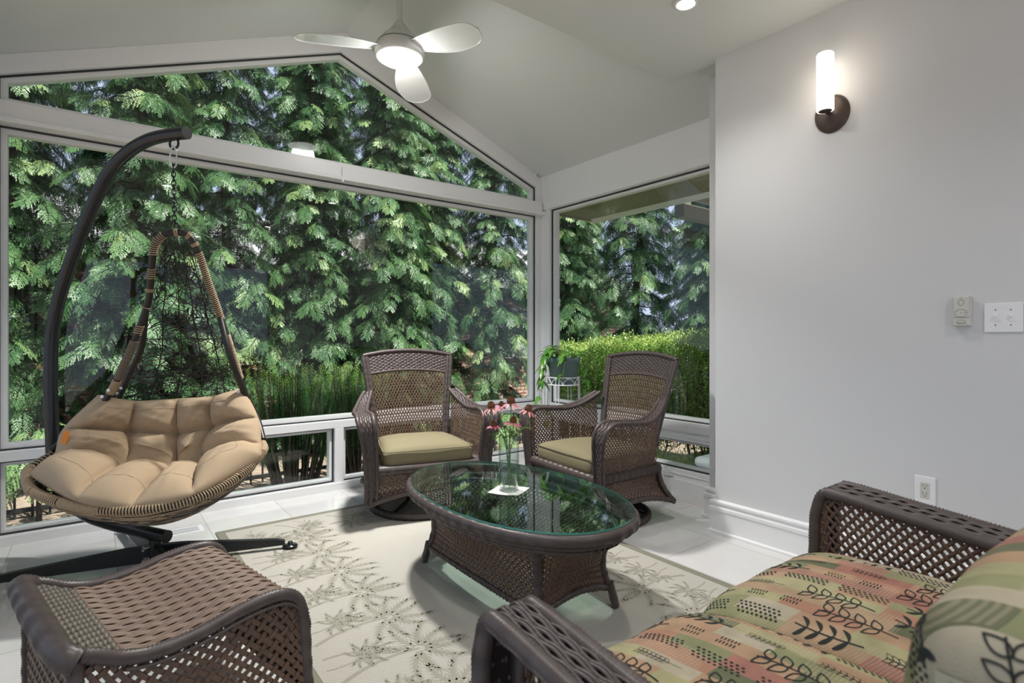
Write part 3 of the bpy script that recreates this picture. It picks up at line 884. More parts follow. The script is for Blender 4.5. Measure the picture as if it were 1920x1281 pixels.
def motif(kind, c, s=1., d=1):
    c = np.array(c, float); q = []
    if kind == 'branch':
        t = np.linspace(0, .17, 14); q += strip2(np.c_[t*d, .008*np.sin(t*22)]*s+c, .0035*s)
        for k, a in enumerate((.04, .075, .11, .145)):
            for sg in (-1, 1): q += loop_leaf(c+np.array([a*d, .004])*s, (sg*.95 if d > 0 else PI-sg*.95), .040*s, .021*s, .0034*s)
    elif kind == 'curls':
        t = np.linspace(0, .15, 12); q += strip2(np.c_[t*d, -.006*np.sin(t*20)]*s+c, .003*s)
        for a in (.03, .06, .09, .12):
            for sg in (-1, 1): q += solid_leaf(c+np.array([a*d, 0])*s, (sg*.8 if d > 0 else PI-sg*.8), .034*s, .0095*s, .5*sg)
    elif kind == 'dots':
        for r in range(4):
            for k in range(9):
                cc = c+np.array([k*.0155+(r % 2)*.007, r*.0105-.016])*s; a = np.linspace(0, 2*PI, 9)[:-1]
                pts = cc+np.c_[np.cos(a)*.0048, np.sin(a)*.0032]*s
                q += [(pts[0], pts[1], pts[2], pts[3]), (pts[3], pts[4], pts[5], pts[0]), (pts[5], pts[6], pts[7], pts[0])]
    elif kind == 'sprig':
        t = np.linspace(0, .06, 6); q += strip2(np.c_[t*d, t*.1]*s+c, .0022*s)
        for a, an, l in ((.0, 2.6, .02), (.0, -2.6, .02), (.03, .9, .018), (.03, -.9, .018), (.06, .1, .014)):
            q += solid_leaf(c+np.array([a*d, 0])*s, an, l*s, .011*s, .2)
    elif kind == 'ticks':
        for r in range(2):
            for k in range(6):
                x = k*.010; q += strip2(np.array([[x, r*.022-.018], [x+.002, r*.022-.004]])*s+c, .0035*s)
    elif kind == 'wheat':
        t = np.linspace(0, .14, 8); q += strip2(np.c_[t*d, 0*t]*s+c, .0012*s)
        for k in range(7):
            a = .04+k*.014
            for sg in (-1, 1): q += loop_leaf(c+np.array([a*d, 0])*s, (sg*.6 if d > 0 else PI-sg*.6), .022*s, .010*s, .0011*s)
    return q
seq = ['branch', 'dots', 'curls', 'sprig', 'wheat', 'ticks', 'dots', 'branch', 'sprig', 'curls', 'ticks', 'dots', 'wheat']
for ci, (x0, x1) in enumerate(((.665, 1.285), (1.288, 1.915))):
    P = seat_surface(x0, x1)
    U, S = np.meshgrid(np.sin(np.linspace(-PI/2, PI/2, 46))*.5+.5, np.linspace(0, 1, 70), indexing='ij')
    mb = MB().grid(P(U.ravel(), S.ravel()).reshape(46, 70, 3), 0)
    # motifs laid in rows that run front to back
    W_, L_ = x1-x0, 1.28
    rows = 8; rw_ = W_/rows; k = ci*5
    for r in range(rows):
        s_ = .07*(r % 3)+.02
        while s_ < .98:
            kd = seq[(k*5+r*3) % len(seq)]; k += 1
            ln = {'branch': .2, 'dots': .155, 'curls': .175, 'sprig': .10, 'wheat': .17, 'ticks': .09}[kd]
            sc = 1.15 if kd in ('branch', 'curls') else .95
            for quad in motif(kd, (0, 0), sc, 1):
                pq = np.array(quad); uu = np.clip((r+.5)/rows+pq[:, 1]/W_, .012, .988); ss = s_+pq[:, 0]/L_
                if ss.max() > 1: continue
                V = P(uu, ss); N = surf_normal(P, uu, ss); N *= np.sign(N[:, 2:3].mean() or 1) if s_ < .6 else 1
                # outward side: away from cushion centre
                ctr = np.array([(x0+x1)/2, .55, .38]); sg = np.sign(((V-ctr)*N).sum()); V = V+N*sg*.0009
                mb.add(V, [(0, 1, 2, 3)], 1)
            s_ += ln*sc/L_*1.02+.012
    mb.build('seat_cushion', [M['patch'], M['print']], lv)
# back cushions: left one stands close to the camera, its side face towards us
for ci, (x0, x1) in enumerate(((.665, 1.28), (1.29, 1.905))):
    cxm = (x0+x1)/2
    mb = rounded_box(MB(), x1-x0, .40, .155, .07, .035, 22, wob=.002)
    Rm = Matrix.Translation((cxm, .145, .655)) @ Matrix.Rotation(math.radians(97), 4, 'X')
    mb.xform(Rm)
    o = weld(mb.build('back_cushion', [M['patch'], M['print']], lv))
    if ci == 0:
        bvh = BVHTree.FromPolygons([v.co for v in o.data.vertices], [tuple(p.vertices) for p in o.data.polygons])
        def side_motif(kind, yz, s, rot):
            ext = MB()
            R = np.array([[math.cos(rot), -math.sin(rot)], [math.sin(rot), math.cos(rot)]])
            for quad in motif(kind, (0, 0), s, 1):
                V = []
                for p in np.array(quad)@R.T+np.array(yz):
                    # cast from outside (left/above) towards the cushion
                    org = Vector((x0-.25, p[0], p[1]+.12)); dr = Vector((1, 0, -.35)).normalized()
                    h = bvh.ray_cast(org, dr)
                    if h[0] is None: V = None; break
                    V.append(h[0]+h[1].normalized()*(-.0012 if h[1].dot(dr) > 0 else .0012))
                if V: ext.add([tuple(q) for q in V], [(0, 1, 2, 3)], 0)
            if ext.n: ext.build('leaf_print', M['print'], o)
        side_motif('branch', (.118, .705), .68, 1.45)
        side_motif('dots', (.17, .62), .8, 1.45)
        side_motif('dots', (.195, .72), .6, 1.3)
        side_motif('sprig', (.20, .78), .8, 1.0)
        lb = MB(); lt_ = MB()
        def onside(y, z):
            org = Vector((x0-.25, y, z+.12)); dr = Vector((1, 0, -.35)).normalized(); h = bvh.ray_cast(org, dr)
            return (h[0], h[1] if h[1].dot(dr) < 0 else -h[1])
        def patch(y0, y1, z0, z1, d, mbx, n=7):
            G = np.zeros((n, n, 3))
            for i in range(n):
                for j in range(n):
                    h = onside(y0+(y1-y0)*i/(n-1), z0+(z1-z0)*j/(n-1)); G[i, j] = h[0]+h[1].normalized()*d
            mbx.grid(G)
        try:
            patch(.150, .185, .710, .765, .002, lb)
            for k in range(6): patch(.153+k*.005, .1555+k*.005, .716, .759-(k % 3)*.009, .0028, lt_, 4)
            l_ = lb.build('care_label', M['label'], o); l_['label'] = 'pale woven care label'
            lt_.build('label_lettering', M['labeltext'], l_) if False else lt_.build('care_label_print', M['labeltext'], o)
        except Exception as ex: print('label', ex)

# ------------------------------------------------------------ ottoman
ot = thing('wicker_ottoman', 'curved brown wicker ottoman in the lower left corner', 'ottoman', (.165, 1.86, 0), math.radians(12))
HB = .275
prof = spline([(-.270, 0, .432), (-.225, 0, .412), (-.175, 0, .386), (-.11, 0, .372), (-.02, 0, .376), (.08, 0, .395), (.16, 0, .402), (.215, 0, .394), (.25, 0, .364), (.263, 0, .325)], 90)
cut = int(90*.235)
def edge(y, sl=slice(None), dz=0, bulge=0):
    e = prof[sl].copy(); e[:, 1] = y; e[:, 2] += dz; return e
P = ruled(edge(-HB, slice(cut, 90)), edge(HB, slice(cut, 90)))
P2 = lambda u, v: P(np.asarray(u), np.asarray(v))
mb = MB(); closed_weave(mb, P2, 13, 25, .0232, .0036, .0026, flip=1, split=2, sw=.9)
q = np.linspace(0, 1, 50); N = surf_normal(P2, q, np.full(50, .5))
mb.grid(np.stack([P2(q, np.full(50, v))-N*.0052 for v in (0, .25, .5, .75, 1)], 1), 1)  # black backing: shade between the rows of the top, put in as colour
mb.build('woven_top', [M['reed_tan'], M['black_rattan']], ot)
P = ruled(edge(-HB, slice(0, cut+1)), edge(HB, slice(0, cut+1)))
mb = MB(); closed_weave(mb, lambda u, v: P(np.asarray(v), np.asarray(u)), 34, 8, .0165, .0035, .0026, flip=-1, sw=.5)
q = np.linspace(0, 1, 12)
mb.grid(np.stack([P(q, np.full(12, v))-np.array([0, 0, .008]) for v in (0, .5, 1)], 1))
mb.build('woven_lip', M['reed_olive'], ot)
mb = MB()
for y in (-HB, HB):
    e = edge(y, slice(3, 90)); e2 = np.vstack([e, [(.268, y, .28), (.272, y, .2), (.278, y, .1)]])
    mb.wrapped(e2, .0175, .0095, 12, amp=.13)
mb.wrapped(spline([(-.258, -HB-.005, .415), (-.284, -HB+.02, .432), (-.291, -.15, .44), (-.294, 0, .442), (-.291, .15, .44), (-.284, HB-.02, .432), (-.258, HB+.005, .415)], 60), .028, .0125, 16, amp=.07)
# braid where roll meets rail
mb.wrapped(edge(-HB-.012, slice(20, 90), -.022), .005, .008, 6)
mb.build('rolled_edge', M['reed'], ot)
# side panels (long sides), end panels
for y in (-HB, HB):
    top = edge(y*1.0, slice(6, 84), -.018); bot = top.copy(); bot[:, 2] = .105+.02*np.sin(np.linspace(0, PI, len(bot))); bot[:, 0] = np.linspace(-.26, .275, len(bot)); bot[:, 1] = y*1.04
    mb = MB(); lattice(mb, ruled(bot, top), 16, 8, .0128, .0034, .003, ply=True); mb.build('side_panel', M['reed_brown'], ot)
    mb = MB(); n_ = len(bot); q = np.arange(n_)
    for ph in (0, 2.1, 4.2):
        e = bot.copy(); e[:, 2] += .009*np.sin(q*.45*1.6+ph); e[:, 1] += .007*np.cos(q*.45*1.6+ph); mb.wrapped(e, .0085, .008, 7)
    mb.build('braided_rail', M['reed'], ot)
for x, zt in ((.268, .35), (-.268, .40)):
    a_ = [(x, -HB, .11), (x, HB, .11)]; b_ = [(x-.0, -HB, zt), (x, HB, zt)]
    mb = MB(); lattice(mb, ruled(a_, b_), 17, 8, .0165, .0034, .003, ply=True); mb.build('end_panel', M['reed_brown'], ot)
    MB().wrapped(a_, .016, .008, 8).build('braided_rail', M['reed'], ot)
for sx, x in ((1, .275), (-1, -.262)):
    for sy in (-1, 1):
        MB().wrapped([(x-.005*sx, sy*HB, .30), (x, sy*HB, .13), (x+.025*sx, sy*(HB+.012), .003)], .0165, .0075, 10).build('leg', M['reed'], ot)
for y in (-HB, HB): MB().wrapped([(-.264, y, .42), (-.264, y, .1)], .017, .0075, 10).build('corner_post', M['reed'], ot)

# ------------------------------------------------------------ hanging chair stand
PO = np.array([-.18, 3.72]); PD = np.array([.44, -.54])
def sp(s_, z): return (*(PO+PD*s_), z)
stn = thing('hanging_chair_stand', 'curved black steel stand with flat floor bars, carrying the hanging chair', 'stand', (.232, 3.225, 0))
def rel(p, o=(.232, 3.225, 0)): return [tuple(np.array(q)-np.array(o)) for q in p]
pole = spline([sp(1.03, .150), sp(.8, .165), sp(.5, .19), sp(.30, .225), sp(.12, .31), sp(.02, .45), sp(0, .62), sp(-.015, .85), sp(-.005, 1.10), sp(.05, 1.29), sp(.17, 1.50), sp(.35, 1.754), sp(.53, 1.95), sp(.70, 2.045), sp(.88, 2.095), sp(1.05, 2.11), sp(1.2, 2.112)], 140)
MB().tube(rel(pole), .0305, 20).build('pole', M['black'], stn)
MB().tube(rel([pole[0], pole[0]+(pole[0]-pole[3])*.18]), .031, 20).build('end_cap', M['black_matte'], stn)
MB().tube(rel([pole[-1], pole[-1]+(pole[-1]-pole[-4])*.15]), .031, 20).build('end_cap', M['black_matte'], stn)
MB().tube([(0, 0, .0), (0, 0, .13)], .027, 16).build('post', M['black'], stn)
for z in (.045, .095):
    MB().tube([(-.045, -.012, z), (-.022, -.006, z)], .009, 8).tube([(-.05, -.03, z-.004), (-.048, .005, z+.004)], .006, 6).build('bolt', M['chrome'], stn)
def bar(x, y, foot=True):
    d = np.array([x, y, 0.]); L = np.linalg.norm(d); d /= L; n = np.array([-d[1], d[0], 0])*.014
    mb = MB(); pr = [(0, .022), (0, .102), (.12, .100), (L-.05, .062), (L-.01, .05), (L-.01, .03)]
    A = [np.array([0, 0, z])+d*r+n for r, z in pr]; B = [q-2*n for q in A]; k = len(pr)
    mb.v.append(np.array(A+B)); F = [tuple(range(k)), tuple(range(k, 2*k))[::-1]]+[(i, (i+1) % k, k+(i+1) % k, k+i) for i in range(k)]
    mb.f.append(F); mb.mi.append(np.zeros(len(F), int)); mb.n += 2*k
    b = flat_obj(mb, 'floor_bar', M['black_matte'], stn)
    c = d*(L+.015); MB().lathe([(0, .004), (.037, .004), (.039, .008), (.035, .014), (.012, .016), (.012, .03), (0, .03)], (c[0], c[1], .01), 24).build('foot_pad', M['black'], stn)
bar(.575, -.185); bar(-.64, .13); bar(.12, -.62); bar(-.10, .62)
MB().prism([(0, .01), (.07, .01), (0, .10)], 'y', -.004, .004).build('gusset', M['black'], stn, smooth=False)
hk = np.array(sp(1.1, 2.078))
th = np.linspace(0, 2*PI, 24, endpoint=False)
MB().tube(rel([(hk[0]+.016*math.cos(a), hk[1]-.02*math.cos(a), hk[2]-.012+.026*math.sin(a)) for a in th]), .0055, 8, True).build('hook', M['black'], stn)

# ------------------------------------------------------------ hanging chair
HO = (.203, 3.147, 0); HR = math.radians(-21.1)
hc = thing('hanging_chair', 'black and tan woven egg-shaped hanging chair with tufted tan cushion', 'hanging chair', HO, HR)
cab = np.array([.109, -.02, 2.073]); topf = np.array([.100, .03, 1.64])
# chain
mb = MB(); n_ = 13; zz = np.linspace(cab[2]-.135, topf[2]+.035, n_+1); Lk = (zz[0]-zz[-1])/n_
def lnk(c, L, wd, r, ax):
    a = np.linspace(0, 2*PI, 20, endpoint=False); pts = []
    for t_ in a:
        y = wd*math.cos(t_); z = (L/2)*math.copysign(abs(math.sin(t_))**.6, math.sin(t_))
        pts.append((c[0]+(y if ax else 0), c[1]+(0 if ax else y), c[2]+z))
    return pts, r
for k in range(n_):
    f_ = (k+.5)/n_; c = cab*(1-f_)+topf*f_; c[2] = (zz[k]+zz[k+1])/2
    p_, r_ = lnk(c, Lk*1.42, .0085, .0026, k % 2); mb.tube(p_, r_, 6, True)
mb.build('chain', M['black'], hc)
p_, r_ = lnk(cab+np.array([0, 0, -.085]), .10, .014, .004, 1); MB().tube(p_, r_, 8, True).build('carabiner', M['chrome'], hc)
p_, r_ = lnk(topf+np.array([0, 0, .02]), .05, .018, .004, 1); MB().tube(p_, r_, 8, True).build('ring', M['black'], hc)
# back loop
Lp = [(.095, .03, 1.635), (.042, .037, 1.613), (.007, .054, 1.565), (-.018, .092, 1.459), (-.041, .137, 1.33), (-.071, .17, 1.232), (-.104, .224, 1.07), (-.169, .267, .94), (-.235, .30, .80), (-.29, .27, .66)]
Rp = [(.158, .035, 1.624), (.196, .064, 1.545), (.222, .106, 1.428), (.258, .154, 1.285), (.295, .205, 1.13), (.335, .26, .951), (.375, .29, .80), (.41, .27, .66)]
loop = spline(Lp[::-1]+Rp, 160)
MB().tube(loop, .0155, 12).build('back_frame', M['black_rattan'], hc)
# front struts to the rim
Ls = spline([(-.04, .09, 1.26), (-.103, .114, 1.091), (-.168, .136, .94), (-.225, .17, .84), (-.33, .19, .70), (-.44, .10, .585)], 40)
Rs = spline([(.275, .16, 1.22), (.319, .10, 1.08), (.352, .11, .96), (.385, .18, .83), (.44, .20, .70), (.488, .10, .59)], 40)
def helix(path, R, pitch, r, lo=0, hi=1, mbx=None, seg=5, mi=0):
    Q = resample(path, pitch/9); n = len(Q); a_, b_ = int(lo*n), int(hi*n); Q = Q[a_:b_]
    if len(Q) < 6: return
    T = np.gradient(Q, axis=0); T /= np.linalg.norm(T, axis=1)[:, None]
    a = np.array([0, 1, 0.]) if abs(T[0][1]) < .8 else np.array([1., 0, 0])
    N = a-T*(T@a)[:, None]; N /= np.linalg.norm(N, axis=1)[:, None]; B = np.cross(T, N)
    ph = np.arange(len(Q))*2*PI/9
    H = Q+R*(N*np.cos(ph)[:, None]+B*np.sin(ph)[:, None])
    mbx.tube(H, r, seg, mi=mi)
mb = MB(); mb.tube(Ls, .0155, 10).tube(Rs, .0155, 10); mb.build('front_strut', M['black_rattan'], hc)
rev = loop
for pth, pt_, r_, lo, hi in ((rev, .011, .0028, .43, .485), (rev, .011, .0028, .375, .40), (rev, .010, .0028, .575, .735), (rev, .0062, .0034, .775, .80), (rev, .010, .0028, .80, .89),
                   (Ls, .011, .0028, .10, .16), (Ls, .0062, .0034, .46, .56), (rev, .006, .0024, .30, .308), (rev, .006, .0024, .345, .353), (rev, .006, .0024, .505, .513), (rev, .006, .0024, .53, .538), (rev, .006, .0024, .552, .560)):
    mb = MB(); helix(pth, .0175, pt_, r_, lo, hi, mb)
    if mb.n: mb.build('rope_binding', M['rope_tan'], hc)
helix_g = MB(); helix(Ls, .0175, .0065, .0034, .2, .45, helix_g); helix_g.build('rope_binding', M['rope_grey'], hc)
for c in ((-.21, .135, .865), (-.235, .13, .835), (-.205, .275, .862), (-.22, .272, .835), (.375, .10, .845), (.352, .262, .88)):
    MB().tube([(c[0], c[1]-.02, c[2]), (c[0], c[1]-.012, c[2])], .008, 8).build('bolt', M['chrome'], hc)
# rim of the basket
rim = spline([(-.470, .0, .528), (-.462, -.05, .508), (-.391, -.17, .472), (-.265, -.275, .445), (-.1, -.355, .418), (.064, -.385, .405), (.216, -.37, .415), (.341, -.30, .44), (.440, -.18, .485), (.493, -.04, .535), (.497, .06, .56),
              (.43, .2, .60), (.30, .30, .65), (.10, .345, .68), (-.1, .33, .66), (-.30, .25, .62), (-.43, .12, .565)], 200, True)
MB().tube(rim, .0165, 10, True).build('basket_rim', M['black_rattan'], hc)
ro = np.roll(rim, 0, 0); mb = MB()
rimc = np.vstack([rim, rim[:1]])
for lo, hi, pt, r_ in ((0, .085, .0085, .0034), (.085, .15, .0115, .0032), (.15, .215, .0072, .0034), (.215, .42, .0118, .0034), (.42, .50, .0115, .003), (.50, .575, .0072, .0034), (.575, .66, .009, .003), (.66, 1, .02, .003)):
    helix(rimc, .0188, pt, r_, lo, hi, mb)
mb.build('rope_binding', M['rope_tan'], hc)
# woven bowl
bot = np.array([.07, -.02, .25])
def bowl(ph, r):
    ph = np.asarray(ph) % 1; k = ph*200; i = np.floor(k).astype(int) % 200; f_ = (k-np.floor(k))[:, None]
    e = rim[i]*(1-f_)+rim[(i+1) % 200]*f_; r = np.asarray(r, float)[:, None]
    xy = bot[:2]+(e[:, :2]-bot[:2])*np.clip(1-(1-r)**1.5, 0, 1)**.75
    z = bot[2]+(e[:, 2:]-bot[2])*r**1.05
    return np.hstack([xy, z])
mbs = [MB(), MB(), MB()]
for k in range(520):
    p0 = rng.random(); r0 = rng.random()**.8; d = rng.normal(0, 1); n = 14; t_ = np.linspace(0, 1, n)
    L_ = rng.uniform(.10, .22); dirn = rng.choice([-1, 1])
    ph = p0+dirn*t_*L_+.006*np.sin(t_*PI*3+k); rr = r0+t_*rng.uniform(-.35, .35)+.02*np.sin(t_*9+k*.7)
    ok = (rr > .02) & (rr < 1)
    if ok.sum() < 4: continue
    Q = bowl(ph[ok], rr[ok])+rng.uniform(-.007, .004)*np.array([0, 0, 1])
    mbs[k % 3].tube(Q, rng.uniform(.0026, .0042), 5)
mbs[0].build('basket_weave', M['rope_grey'], hc); mbs[1].build('basket_weave', M['black_rattan'], hc); mbs[2].build('basket_weave', M['rope_tan'], hc)
# random black web of the back
def webP(u, v):
    """u across, v 0 bottom .. 1 top"""
    v = np.clip(np.asarray(v, float), 0, 1); u = np.asarray(u, float)
    Lq = np.array(Lp[:0:-1]); Rq = np.array(Rp[::-1]); zl = .76+(1.60-.76)*v
    a = np.stack([np.interp(zl, Lq[:, 2], Lq[:, i]) for i in (0, 1)], 1); b = np.stack([np.interp(zl, Rq[:, 2], Rq[:, i]) for i in (0, 1)], 1)
    xy = a*(1-u[:, None])+b*u[:, None]; bul = .10*(1-(2*u-1)**2)*np.clip(1.15-v, 0, 1)**.7
    return np.stack([xy[:, 0], xy[:, 1]+bul, zl], 1)
mb = MB()
for k in range(430):
    u0, v0 = rng.random(), rng.random()**1.25; a = rng.uniform(0, 2*PI); L_ = rng.uniform(.15, .5); n = 10; t_ = np.linspace(0, 1, n); cv = rng.uniform(-2.5, 2.5)
    th_ = a+cv*t_; wv = .25+.35*(1-v0)
    u = u0+np.cumsum(np.cos(th_))*L_/n*1.1; v = v0+np.cumsum(np.sin(th_))*L_/n*.42
    ok = (u > 0) & (u < 1) & (v > 0) & (v < 1)
    if ok.sum() < 4: continue
    j = np.where(ok)[0]; j = j[:np.argmax(np.diff(np.r_[j, 999]) > 1)+1]
    if len(j) < 4: continue
    mb.tube(webP(u[j], v[j])+np.array([0, rng.uniform(-.006, .006), 0]), .0021, 4)
for u0 in (.2, .4, .6, .8): mb.tube(webP(np.full(20, u0)+.01*np.sin(np.linspace(0, 9, 20)), np.linspace(0, .97, 20)), .003, 5)
for v0 in (.02, .18, .42): mb.tube(webP(np.linspace(0, 1, 16), np.full(16, v0)), .003, 5)
mb.build('back_weave', M['black_rattan'], hc)
# tufted cushion
G = np.array([[[-.291, .215, .836], [-.155, .29, .793], [.04, .31, .796], [.223, .29, .809], [.370, .20, .855]],
 [[-.395, .11, .685], [-.162, .24, .633], [.053, .25, .612], [.226, .23, .636], [.462, .11, .705]],
 [[-.395, .02, .572], [-.146, .12, .495], [.071, .14, .444], [.202, .12, .483], [.495, .0, .590]],
 [[-.418, -.12, .530], [-.155, -.35, .460], [.055, -.39, .418], [.275, -.36, .448], [.510, -.10, .546]]])
def cr_eval(G, a, b):
    """Catmull-Rom surface"""
    def wts(t, m):
        i = np.minimum(t.astype(int), m-2); f_ = t-i
        w = .5*np.stack([-f_+2*f_**2-f_**3, 2-5*f_**2+3*f_**3, f_+4*f_**2-3*f_**3, -f_**2+f_**3], -1); return i, w
    ia, wa = wts(a, G.shape[0]); ib, wb = wts(b, G.shape[1])
    def ext(G, ax):
        G0 = 2*np.take(G, [0], ax)-np.take(G, [1], ax); G1 = 2*np.take(G, [-1], ax)-np.take(G, [-2], ax)
        return np.concatenate([G0, G, G1], ax)
    E = ext(ext(G, 0), 1); out = 0
    for p in range(4):
        for q in range(4): out = out+E[ia+p, ib+q]*(wa[:, p]*wb[:, q])[:, None]
    return out
na, nb = 3*22+1, 4*22+1
A_, B_ = np.meshgrid(np.linspace(0, 3, na), np.linspace(0, 4, nb), indexing='ij')
S0 = cr_eval(G, A_.ravel(), B_.ravel()).reshape(na, nb, 3)
du = np.gradient(S0, axis=0); dv = np.gradient(S0, axis=1); N = np.cross(dv, du); N /= np.linalg.norm(N, axis=2)[..., None]+1e-9
if (N[na//2, nb//2]@np.array([0, -1, .6])) < 0: N = -N
fa, fb = A_ % 1, B_ % 1
puff = (np.abs(np.sin(PI*A_))**.55*.62+.38*np.abs(np.sin(PI*A_))**1.2)
puff = np.abs(np.sin(PI*A_)*1)**.5*np.abs(np.sin(PI*B_))**.5
seamw = .30*(np.abs(np.sin(PI*A_))**.5+np.abs(np.sin(PI*B_))**.5)
hgt = .072*(puff*.8+seamw*.30)
hgt += .0035*np.sin(A_*19+B_*7)*np.sin(B_*15)*puff
tuft = sum(np.exp(-((A_-i)**2+(B_-j)**2)/.012) for i in (1, 2) for j in (1, 2, 3)); hgt -= .026*tuft
# edges close to the underside
ed = np.minimum(np.minimum(A_, 3-A_), np.minimum(B_, 4-B_)); rnd = np.sqrt(np.clip(1-(1-np.clip(ed/.22, 0, 1))**2, 0, 1))
TOP = S0+N*(hgt*rnd*1.25+.012*rnd)[..., None]; BOT = S0-N*(.035*rnd)[..., None]
mb = MB().grid(TOP); mb.grid(BOT[::-1])
cu = weld(mb.build('cushion', M['tan'], hc), 2e-4)
mb = MB()
def edgepath(idx_a, idx_b): return TOP[idx_a, idx_b]
m_ = 7
ring_ = np.vstack([TOP[m_, m_:nb-m_], TOP[m_:na-m_, nb-m_], TOP[na-m_, m_:nb-m_][::-1], TOP[m_:na-m_, m_][::-1]])
mb.tube(resample(ring_, .02, True), .0022, 5, True); mb.build('seam', M['tan'], cu)
p0 = TOP[30, 2]; nn = N[30, 4]
tg = MB(); n0 = np.array(p0)
tg.box(-.011, .011, -.003, .003, -.028, .028, R=np.array(Matrix.Rotation(.25, 3, 'Y')), o=n0+np.array([.0, -.022, .0]))
l_ = tg.build('tag', M['orange'], cu, smooth=False); l_['label'] = 'orange fabric tag'

# ------------------------------------------------------------ rug with palm print
RX0, RX1, RY0_, RY1_ = .545, 2.285, 1.0, 3.525
mb = MB().box(RX0, RX1, RY0_, RY1_, 0, .009)
bw = .042
for x0, x1, y0, y1 in ((RX0, RX0+bw, RY0_, RY1_), (RX1-bw, RX1, RY0_, RY1_), (RX0+bw, RX1-bw, RY1_-bw, RY1_), (RX0+bw, RX1-bw, RY0_, RY0_+bw)):
    mb.box(x0, x1, y0, y1, .009, .0096, 1)
def palm(c, s, ang, mirror=1, seedv=0):
    """c: root of the trunk, crown at distance s along ang"""
    r_ = random.Random(seedv); quads = []
    t = np.linspace(0, 1, 12); bend = .16*mirror
    tr = np.c_[t, bend*4*(t-t*t)*.6]; wd = .06-.02*t
    quads += strip2(tr, wd)
    cr_ = tr[-1]
    for k in range(9):
        a = -2.5+k*.62+r_.uniform(-.1, .1); L = .52+.1*r_.random()
        tt = np.linspace(.06, 1, 9); dr = 1.15*np.sign(math.sin(a)+.001)
        aa = a+dr*-.9*tt**1.5*(1 if abs(a) < 3 else 1)*.55
        px_ = cr_[0]+np.cumsum(np.cos(aa))*L/9; py_ = cr_[1]+np.cumsum(np.sin(aa))*L/9
        sp_ = np.c_[px_, py_]; quads += strip2(sp_, .05)
        T = np.gradient(sp_, axis=0)
        for i in range(1, 9):
            d = T[i]/np.linalg.norm(T[i]); nrm = np.array([-d[1], d[0]])
            for sg in (-1, 1):
                tip = sp_[i]+(d*.09+nrm*sg*.085*(1.1-.5*i/8)); b0 = sp_[i]-d*.045; b1 = sp_[i]+d*.02
                quads.append((b0, b1, tip, tip*.6+b0*.4))
    R = np.array([[math.cos(ang), -math.sin(ang)], [math.sin(ang), math.cos(ang)]])
    return [np.array(q)*s@R.T+np.array(c) for q in quads]
pal = []
k = 0
for y in np.arange(RY0_+.2, RY1_-.25, .27):                 # left border, crowns towards the middle
    pal += palm((RX0+.085, y), .30, .12, 1, k); pal += palm((RX0+.07, y+.10), .13, .1, -1, k+50); pal += palm((RX0+.08, y+.17), .16, -.3, 1, k+70); k += 1
for y in np.arange(RY0_+.2, RY1_-.35, .27):
    pal += palm((RX1-.085, y+.1), .27, PI-.1, -1, k); pal += palm((RX1-.07, y), .13, PI, 1, k+50); pal += palm((RX1-.08, y+.2), .12, PI+.3, -1, k+70); k += 1
for x in np.arange(RX0+.30, RX1-.3, .30):
    pal += palm((x, RY1_-.085), .22, -PI/2+.5, 1, k); pal += palm((x-.13, RY1_-.085), .11, -PI/2, -1, k+50); pal += palm((x+.10, RY1_-.075), .13, -PI/2+.6, 1, k+70); k += 1
V = np.array(pal); m = V.shape[0]
inside = (V[..., 0].min(1) > RX0+bw) & (V[..., 0].max(1) < RX1-bw) & (V[..., 1].max(1) < RY1_-bw) & (V[..., 1].min(1) > RY0_+bw)
V = V[inside]; m = len(V)
V3 = np.concatenate([V, np.full((m, 4, 1), .0)], 2); V3[..., 2] = .0093+(np.arange(m) % 7)[:, None]*.00003
mb.add(V3.reshape(-1, 3), np.arange(m*4).reshape(m, 4), 2)
tag(mb.build('palm_rug', [M['rug'], M['rug_border'], M['rug_palm']], smooth=False), 'beige area rug with grey-green palm tree border under the coffee table', 'rug')
# ------------------------------------------------------------ vase, napkin, flowers
TT = TZ+.4235
nk = MB(); nv_ = 9
A_, B_ = np.meshgrid(np.linspace(-1, 1, nv_), np.linspace(-1, 1, nv_), indexing='ij')
Zn = .0012+.0016*(1+np.sin(A_*2+B_*3))*np.abs(A_*B_)+.003*np.clip(-A_-B_-1.2, 0, 1)
Gn = np.stack([A_*.073, B_*.073, Zn+.001], 2); nk.grid(Gn); Gb = Gn.copy(); Gb[..., 2] -= .001; nk.grid(Gb[::-1])
o = nk.build('paper_napkin', M['napkin']); o.location = (1.475, 1.975, TT+.0005); o.rotation_euler = (0, 0, math.radians(32))
tag(o, 'white paper napkin under the glass vase on the coffee table', 'napkin')
VZ = TT+.0048
vs = thing('glass_vase', 'tall clear glass cylinder vase holding pink coneflowers on the coffee table', 'vase', (1.478, 1.978, VZ))
MB().lathe([(0, 0), (.043, 0), (.045, .003), (.045, .238), (.0425, .239), (.042, .236), (.042, .012), (0, .010)], seg=48).build('vase_glass', M['vaseglass'], vs)
MB().lathe([(0, .0125), (.0412, .0125), (.0412, .128), (0, .128)], seg=40).build('water', M['water'], vs)
